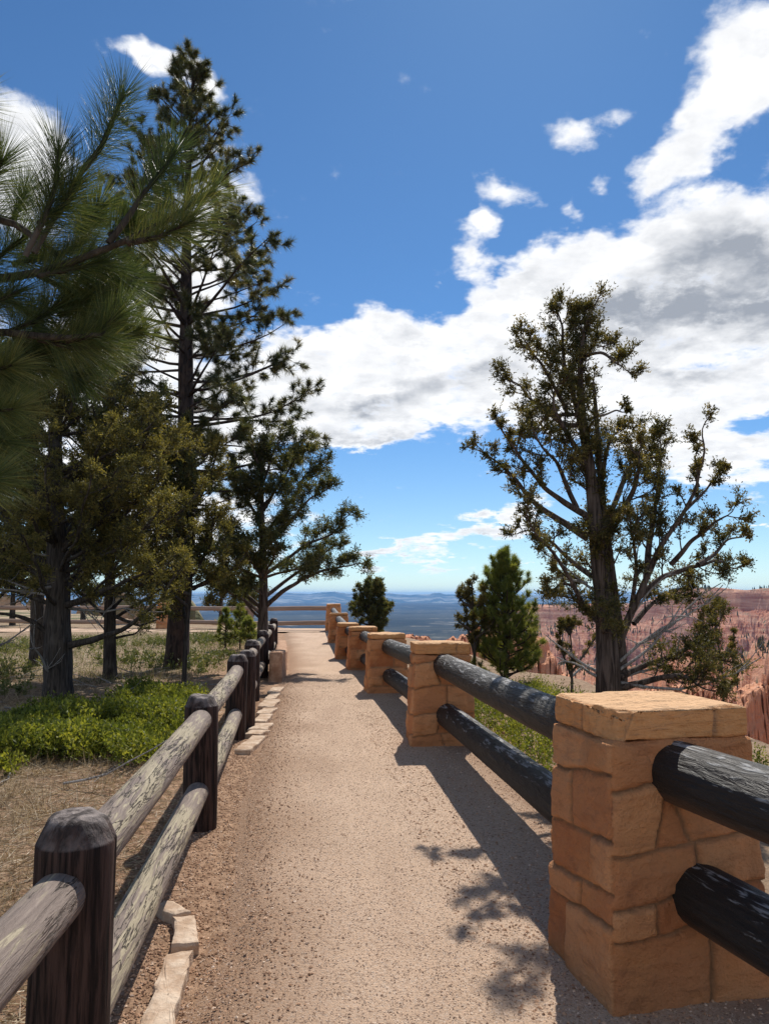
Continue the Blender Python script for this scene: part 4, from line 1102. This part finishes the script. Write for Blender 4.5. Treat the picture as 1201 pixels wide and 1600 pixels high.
# ---- small trees on the canyon rim
juniper((578, 1000), 23.0, [], [(577, 985), (577, 950), (577, 910)],
        'compact rounded dark juniper rising behind the middle pillars of the stone fence', 41, 'juniper_dark', 'bark_dark', extra=34, tr=.06, clump=1.1, ll=.045, lw=.02, sp=.11, l2m=.38, dmul=2.2, ext=(1.5, 2.1, 1.0))
juniper((741, 1075), 13.6, [([(740, 1020), (728, 970), (733, 925)], .02, .2, 6, .25, .1), ([(741, 1020), (757, 960), (755, 925)], .02, -.2, 6, .25, .1)], [(741, 1030), (740, 970), (737, 912)],
        'narrow upright juniper touching the left side of the bushy young pine', 42, 'juniper', 'bark_dark', extra=8, tr=.04, clump=.8, ll=.032, lw=.013, sp=.1, l2m=.4, dmul=1.6)
juniper((893, 1090), 12.0, [([(893, 1060), (880, 1020), (876, 985)], .02, .2, 6, .25, .1), ([(893, 1050), (915, 1020), (925, 1000)], .02, -.2, 5, .25, .1)], [(893, 1050), (892, 1010), (889, 975)],
        'thin sapling juniper between the young pine and the big juniper trunk', 43, 'juniper', 'bark_dark', extra=5, tr=.025, clump=.7, ll=.028, lw=.012, sp=.09, l2m=.35, dmul=1.5, dead=1)
juniper((1128, 1100), 9.5, [([(1125, 1040), (1145, 1010), (1150, 985)], .015, .2, 6, .22, .1), ([(1122, 1020), (1100, 1000), (1090, 985)], .015, .2, 5, .22, .1)], [(1128, 1050), (1120, 1000), (1116, 955)],
        'small sapling juniper at the far right with a bent leader', 44, 'juniper', 'bark_dark', extra=4, tr=.018, clump=.75, ll=.024, lw=.010, sp=.08, l2m=.28, dmul=1.3)

def pine(loc, H, tr, prof, label, seed, mat='pine', crown0=.3, nwh=34, per=5, needle=.16, nw=.006, nn=46, sub=.42, bare=None, lean=0, kdens=3.2, name='pine_tree', group=None, droop=.1, upc=.5, mind=.25, el4=(-.05, .12, .5, 1.6), k3=3):
    """prof: list of (fraction of height, branch length)"""
    loc = np.array(loc, float); root = thing(name, loc, label, 'tree', group); T = Tree(seed); rg = T.rng
    pf = np.array(prof)
    tp = np.array([[lean * t + .04 * math.sin(t * 6) * H / 10, .03 * math.sin(t * 5) * H / 10, -.15 + t * (H + .15)] for t in np.linspace(0, 1, 30)])
    tube(T.wood, tp, np.interp(np.linspace(0, 1, 30), [0, .04, .5, .85, 1], [tr * 1.3, tr, tr * .66, tr * .25, .012]), 18, .12, seed)
    for w in range(nwh):
        f = crown0 + (1 - crown0) * (w + rg.uniform(0, .5)) / nwh
        for k in range(per):
            fr = min(f + rg.uniform(-.5, .5) / nwh, .995); i = min(int(fr * 29), 28); c = tp[i] + (tp[i + 1] - tp[i]) * (fr * 29 - i)
            a = 2 * math.pi * (k + rg.uniform(-.25, .25)) / per + w * 1.3
            ln = np.interp(fr, pf[:, 0], pf[:, 1]) * rg.uniform(.62, 1.12)
            el = np.interp(fr, [0, .35, .7, 1], el4)
            B = polyline(c, (math.cos(a), math.sin(a), el), ln, 6, rg, upc, .14)
            r = .012 + ln * .011
            tube(T.wood, B, np.linspace(r, .008, 7), 6)
            b = mind if bare is None else np.interp(fr, bare[0], bare[1])
            T.sprout(B, ln, r * .6, kdens * rg.uniform(.7, 1.2), sub * (.5 + .5 * min(ln, 2)), b, upc, spread=1.1, clump=1.0, k3=k3, flat=.6)
    T.cl.append((tp[-1], np.array([0, 0, 1.]), 1.2))
    return T.finish(root, M['bark_pine'], M[mat], None, kind='pine', nl=nn, sp=.09 * needle / .16, ll=needle, lw=nw, droop=droop)
pine((-4.60, 16.6, 0), 14.3, .25, [(0, 0), (.22, 1.6), (.3, 3.0), (.40, 2.9), (.48, 2.4), (.58, 3.1), (.66, 2.0), (.74, 2.2), (.84, 1.3), (.92, .9), (1, .3)],
     'very tall dark pine with a straight bare lower trunk, the highest tree on the left', 51, crown0=.25, nwh=32, per=5, nn=50, needle=.18, nw=.010, bare=([0, .3, .45, .6, .8], [.85, .72, .6, .45, .25]), kdens=3.6, upc=.35, el4=(-.12, .0, .25, 1.3), k3=4, sub=.46)
b = at(790, 1065, 13.8); pine((b[0], 13.8, height_at(b[0], 13.8)[0]), 2.28, .055, [(0, .6), (.1, .78), (.5, .66), (.8, .42), (1, .12)],
     'bushy bright green young pine on the rim, right of the narrow upright juniper', 52, 'pine_young', crown0=.10, nwh=17, per=7, needle=.11, nw=.006, nn=46, sub=.24, kdens=8, droop=0, upc=.8)
for k, (px, py, Y0, H) in enumerate([(352, 1005, 22, 1.15), (375, 1003, 22.6, 1.25), (388, 1008, 21.8, .9)]):
    b = at(px, py, Y0); pine((b[0], Y0, height_at(b[0], Y0)[0]), H, .03, [(0, .3), (.5, .33), (1, .08)],
     ['left sapling pine of three on the grass behind the log fence', 'middle and tallest sapling pine behind the log fence', 'smallest sapling pine nearest the fence juniper trunk'][k], 70 + k, 'pine_young', crown0=.3, nwh=6, per=5, needle=.12, nw=.009, nn=26, sub=.2, kdens=4, group='sapling pines behind the log fence')

# ---- overhanging long-needled pine at the left edge, trunk outside the picture
def near_pine():
    root = thing('pine_tree', (-2.75, 2.0, height_at(-2.75, 2.0)[0]), 'long-needled pine branches hanging into the picture close by at upper left', 'tree')
    o = np.array(root.location); rg = np.random.default_rng(9); W_ = MB(); N_ = MB()
    tp = np.array([[.03 * math.sin(t * 5), .03 * math.cos(t * 4), -.2 + t * 6.2] for t in np.linspace(0, 1, 20)]); tube(W_, tp, np.linspace(.24, .09, 20), 16, .15, 3)
    def q(pts, d0, d1): return [at(a, b, d0 + (d1 - d0) * i / (len(pts) - 1)) - o for i, (a, b) in enumerate(pts)]
    mains = [([(-260, 420), (-60, 345), (10, 335), (54, 370)], 2.0, 1.9), ([(-260, 560), (-80, 520), (13, 517), (104, 533), (158, 523)], 2.0, 2.05),
             ([(-260, 470), (-60, 440), (60, 430), (150, 395), (200, 375)], 2.05, 2.0), ([(-260, 700), (-100, 650), (-20, 643)], 2.0, 2.0), ([(-260, 780), (-100, 760), (-20, 755)], 2.0, 1.9), ([(-260, 260), (-120, 210), (-50, 190)], 1.9, 1.8)]
    for pts, d0, d1 in mains:
        P_, L = resample([tp[int(np.clip((q(pts, d0, d1)[0][2] - .1) / 6.2 * 19, 0, 19))]] + q(pts, d0, d1), 24); tube(W_, P_, np.linspace(.03, .008, 24), 8, .2, 4)
    sh = [([(54, 395), (82, 345), (114, 307), (127, 269), (150, 243)], 1.9, 1.92, 0), ([(127, 269), (158, 231), (177, 187), (192, 147)], 1.92, 1.95, 1), ([(40, 400), (70, 340), (88, 290), (92, 235)], 1.85, 1.8, 1),
          ([(60, 350), (100, 320), (118, 285)], 1.9, 1.85, 1), ([(170, 380), (200, 340), (225, 302), (258, 262), (276, 236)], 2.0, 2.05, 1), ([(200, 375), (260, 345), (300, 318), (334, 300)], 2.05, 2.1, 1), ([(200, 380), (250, 370), (300, 345)], 2.0, 1.95, 1),
          ([(60, 432), (110, 420), (160, 410)], 2.0, 2.05, 1), ([(10, 520), (60, 500), (100, 470)], 2.05, 2.1, 1), ([(104, 533), (158, 523), (166, 508), (190, 490)], 2.05, 2.05, 1), ([(60, 530), (120, 545), (170, 540)], 2.05, 2.1, 1),
          ([(-80, 520), (-20, 480), (30, 455)], 2.0, 1.95, 1), ([(-60, 440), (0, 400), (40, 370)], 2.0, 2.0, 1), ([(-60, 345), (-20, 290), (5, 250)], 1.9, 1.85, 1), ([(-60, 560), (-10, 580), (20, 570)], 2.0, 1.95, 1), ([(-80, 645), (-30, 643), (22, 640)], 2.0, 1.95, 1),
          ([(-60, 645), (-30, 600), (0, 590)], 2.0, 2.05, 1), ([(-80, 760), (-40, 755), (-8, 748)], 1.9, 1.85, 1), ([(-110, 205), (-80, 180), (-50, 160)], 1.8, 1.75, 1), ([(-110, 215), (-80, 240), (-55, 250)], 1.8, 1.78, 1), ([(-60, 440), (0, 460), (50, 490)], 2.05, 2.15, 1),
          ([(60, 430), (120, 460), (160, 455)], 2.1, 2.2, 1), ([(20, 517), (40, 545), (60, 575)], 2.1, 2.15, 1), ([(150, 395), (170, 430), (200, 440)], 2.1, 2.2, 1), ([(-50, 700), (-20, 690), (5, 690)], 2.05, 2.05, 1), ([(60, 370), (90, 400), (130, 380)], 2.05, 2.15, 1), ([(-30, 330), (20, 345), (40, 300)], 2.05, 2.1, 1)]
    for k in range(22):
        a, b = rg.uniform(-60, 190), rg.uniform(360, 640)
        if a > 120 and b > 560 or a > 60 and b > 610: continue
        dx, dy = rg.uniform(20, 60), rg.uniform(-45, 12); dd0 = rg.uniform(2.1, 2.5); sh.append(([(a, b), (a + dx * .5, b + dy * .4), (a + dx, b + dy)], dd0, dd0, 1))
    for pts, d0, d1, full in sh:
        P_, L = resample(q(pts, d0, d1), 24); tube(W_, P_, np.linspace(.0085, .005, 24), 7, .25, 5)
        n = int(680 * (1 if full else .45)); dd_ = np.gradient(P_, axis=0); dd_ = norm(dd_)
        l0 = max(0, 1 - .23 / L)
        t = l0 + (1 - l0) * rg.uniform(0, 1, n) ** .8 if full else rg.uniform(0, 1, n)
        i = np.clip((t * 23).astype(int), 0, 22); base = P_[i] + (P_[i + 1] - P_[i]) * (t * 23 - i)[:, None]
        u, v = frames(dd_[i]); a = rg.uniform(0, 6.28, n)[:, None]; rad = u * np.cos(a) + v * np.sin(a)
        op = np.interp(t, [l0, 1], [1.8, .6])[:, None] + rg.normal(0, .25, (n, 1))
        d = norm(dd_[i] + rad * op + np.array([0, 0, .12]))
        needles(N_, base, d, rg.uniform(.10, .155, n), .0011, rg, np.clip(rg.uniform(0, 1, n) * .6 + rg.uniform(0, .4), 0, 1), droop=.05, two=True)
    W_.build('trunk', M['bark_dark'], root, smooth=True); N_.build('needles', M['pine_near'], root)
near_pine()

# ------------------------------------------------------------------ ground cover
def shrub_leaves(mb, xs, ys, hs, n_per, rng, size=.03):
    """low leafy stems; xs, ys, hs give clump positions"""
    N = len(xs); z0 = height_at(xs, ys)
    C = np.stack([xs, ys, z0], 1)
    st = norm(rng.normal(0, .5, (N, 1, 3)) + rng.normal(0, .45, (N, 5, 3)) * [1, 1, .3] + np.array([0, 0, 1.]))
    t = rng.uniform(.25, 1, (N, 5, n_per))
    base = C[:, None, None] + st[:, :, None] * (hs[:, None, None] * t)[..., None]
    ld = norm(st[:, :, None] * .6 + rng.normal(0, .7, (N, 5, n_per, 3)) + np.array([0, 0, .35]))
    tone = np.clip(.15 + .5 * rng.uniform(0, 1, (N, 1, 1)) + .35 * rng.uniform(0, 1, (N, 5, n_per)), 0, 1)
    n_ = N * 5 * n_per
    diamonds(mb, base.reshape(-1, 3), ld.reshape(-1, 3), size * rng.uniform(.6, 1.3, n_), size * .5 * rng.uniform(.7, 1.2, n_), rng, tone.ravel())
rng = np.random.default_rng(123)
def region(poly_px, n, rng, z=0.0):
    P_ = np.array([gz(a, b)[:2] for a, b in poly_px]); lo, hi = P_.min(0), P_.max(0)
    q = rng.uniform(lo, hi, (n * 6, 2)); ins = poly_sd(q[:, 0], q[:, 1], [tuple(v) for v in P_]) < 0
    return q[ins][:n]
q = region([(-60, 1220), (-60, 1165), (60, 1130), (150, 1112), (215, 1085), (300, 1082), (312, 1120), (268, 1180), (215, 1205), (150, 1190), (60, 1195), (20, 1215)], 3200, rng)
fq = fbm(np.c_[q * 1.3, np.zeros(len(q))], 3, 9) * .6 + fbm(np.c_[q * 4.5, np.ones(len(q))], 2, 10) * .5
keep = fq > .02 + .12 * sst(-q[:, 0], 2.6, 5.0); q = q[keep]
g = MB(); hs = .08 + .30 * np.clip(fbm(np.c_[q * .9, np.zeros(len(q))], 2, 19) + .6, 0, 1)
shrub_leaves(g, q[:, 0], q[:, 1], hs, 10, rng, .045)
tag(g.build('shrub_cover', M['manzanita']), 'bright green low leafy ground cover behind the log fence', 'shrubs', kind='stuff')
# right side behind the fence
n = 1300; y = rng.uniform(6.6, 13, n); x = wallx(y) + rng.uniform(.55, 2.6, n)
g = MB(); shrub_leaves(g, x, y, rng.uniform(.08, .3, n), 9, rng, .03)
tag(g.build('rim_shrub_cover', M['manzanita']), 'green low shrubs growing behind the black rails next to the rim', 'shrubs', kind='stuff')
# darker sage-like low shrubs farther left
q = region([(-80, 1110), (-80, 1010), (100, 1000), (200, 1010), (420, 985), (420, 1005), (330, 1050), (300, 1075), (120, 1080)], 1500, rng)
keep = fbm(np.c_[q * .5, np.zeros(len(q))], 3, 29) > -.05; q = q[keep]
g = MB(); shrub_leaves(g, q[:, 0], q[:, 1], rng.uniform(.1, .38, len(q)), 9, rng, .06)
tag(g.build('brush', M['grass']), 'grey-green brush growing under the trees on the left', 'brush', kind='stuff')
# grass
def blades(mb, x, y, L, w, rng, lay):
    n = len(x); a = rng.uniform(0, 6.28, n); el = np.where(rng.uniform(0, 1, n) < lay, rng.normal(.05, .15, n), rng.uniform(.4, 1.5, n))
    D = np.stack([np.cos(a) * np.cos(el), np.sin(a) * np.cos(el), np.abs(np.sin(el))], 1)
    C = np.stack([x, y, height_at(x, y) + .005], 1)
    needles(mb, C, D, L, w, rng, rng.uniform(0, 1, n), droop=.0)
g = MB()
n = 80000; y = 1.6 + rng.uniform(0, 1, n) ** 1.3 * 9.5; fxx = np.interp(y, [p[1] for p in fence_pts], [p[0] for p in fence_pts]); x = fxx - .05 - rng.uniform(0, 1, n) ** .8 * (1.2 + y * .42)
blades(g, x, y, rng.uniform(.03, .13, n), .005, rng, .93)
# tufts
q = region([(-80, 1330), (-80, 1060), (300, 1050), (330, 1120), (160, 1290), (60, 1400), (-60, 1500)], 900, rng)
x = np.repeat(q[:, 0], 16) + rng.normal(0, .05, len(q) * 16); y = np.repeat(q[:, 1], 16) + rng.normal(0, .05, len(q) * 16)
blades(g, x, y, rng.uniform(.06, .26, len(x)), .004, rng, .4)
tag(g.build('dry_grass', M['straw']), 'dry straw-coloured grass and needle litter on the ground left of the log fence', 'grass', kind='stuff')
g = MB(); n = 15000
q = region([(-80, 1060), (-80, 1000), (430, 985), (425, 1010), (330, 1060), (150, 1075)], n, rng)
keep = fbm(np.c_[q * .35, np.zeros(len(q))], 3, 39) > -.25; q = q[keep]
blades(g, q[:, 0], q[:, 1], rng.uniform(.08, .26, len(q)), .010, rng, .25)
tag(g.build('green_grass', M['grass']), 'green grass growing in the clearing behind the log fence', 'grass', kind='stuff')
# fallen sticks
g = MB()
for k in range(90):
    y = rng.uniform(6, 15); x = np.interp(y, [p[1] for p in fence_pts], [p[0] for p in fence_pts]) - rng.uniform(.4, 5)
    a = rng.uniform(0, 6.28); B = polyline((x, y, height_at(x, y)[0] + .04), (math.cos(a), math.sin(a), .05), rng.uniform(.3, 1.2), 5, rng, 0, .3); tube(g, B, np.linspace(.012, .004, 6), 5)
tag(g.build('fallen_twigs', M['deadwood']), 'pale dead twigs lying on the ground under the left trees', 'twigs', kind='stuff')

# distant conifers on the canyon slopes
def far_wood():
    rg = np.random.default_rng(31); mb = MB(); pts = []
    a = rg.uniform(R(-4), R(34), 30000); r = np.where(rg.uniform(0, 1, 30000) < .35, rg.uniform(200, 620, 30000), rg.uniform(700, 1640, 30000))
    x = np.sin(a) * r; y = np.cos(a) * r; z, d = height(x, y)
    e = 4.0; zx, _ = height(x + e, y); zy, _ = height(x, y + e); slope = np.hypot(zx - z, zy - z) / e
    dn = fbm(xyz(x, y) * .006, 3, 5)
    k = (slope < .6) & (dn + rg.uniform(-.2, .2, len(x)) > np.where(z > -55, .14, -.22)) & (z < 30)
    x, y, z, r = x[k][:12000], y[k][:12000], z[k][:12000], r[k][:12000]; n = len(x)
    h = rg.uniform(4, 9, n) * np.where(r < 650, .5, 1.0); w = h * rg.uniform(.16, .26, n)
    m = 6; th = np.linspace(0, 6.283, m, endpoint=False)
    for lo, hi, ws in ((.05, .5, 1.0), (.3, .75, .75), (.55, 1.0, .5)):
        rr_ = (w * ws)[:, None] * rg.uniform(.6, 1.3, (n, m))
        ring = np.stack([x[:, None] + np.cos(th) * rr_, y[:, None] + np.sin(th) * rr_, (z + h * lo)[:, None] + rg.uniform(-.05, .05, (n, m)) * h[:, None]], -1)
        tip = np.stack([x, y, z + h * hi], 1)[:, None]
        V = np.concatenate([ring, tip], 1); F = (np.arange(n) * (m + 1))[:, None, None] + np.array([[i, (i + 1) % m, m] for i in range(m)])[None]
        mb.add(V.reshape(-1, 3), F.reshape(-1, 3), fa=np.repeat(rg.uniform(0, 1, n), m))
    tag(mb.build('distant_forest', M['juniper_dark']), 'far-off dark conifers dotting the pink canyon slopes', 'forest', kind='stuff')
far_wood()

# ------------------------------------------------------------------ haze
def f_haze(name):
    m = bpy.data.materials.new(name); m.use_nodes = True; T = NT(m.node_tree)
    v = T('VolumePrincipled', {'Color': (.20, .50, 1.0, 1), 'Density': 4.3e-5, 'Anisotropy': 0.2})
    o = m.node_tree.nodes.new('ShaderNodeOutputMaterial'); m.node_tree.links.new(v, o.inputs[1]); return m
mh = f_haze('haze'); V, F = gridbox(2, 2, 2)
V = V * np.array([76000, 76000, 560]) + np.array([0, 0, -430])
hz = MB().add(V, F).build('haze', mh); tag(hz, 'thin blue haze in the air over the valley', 'haze', kind='stuff')
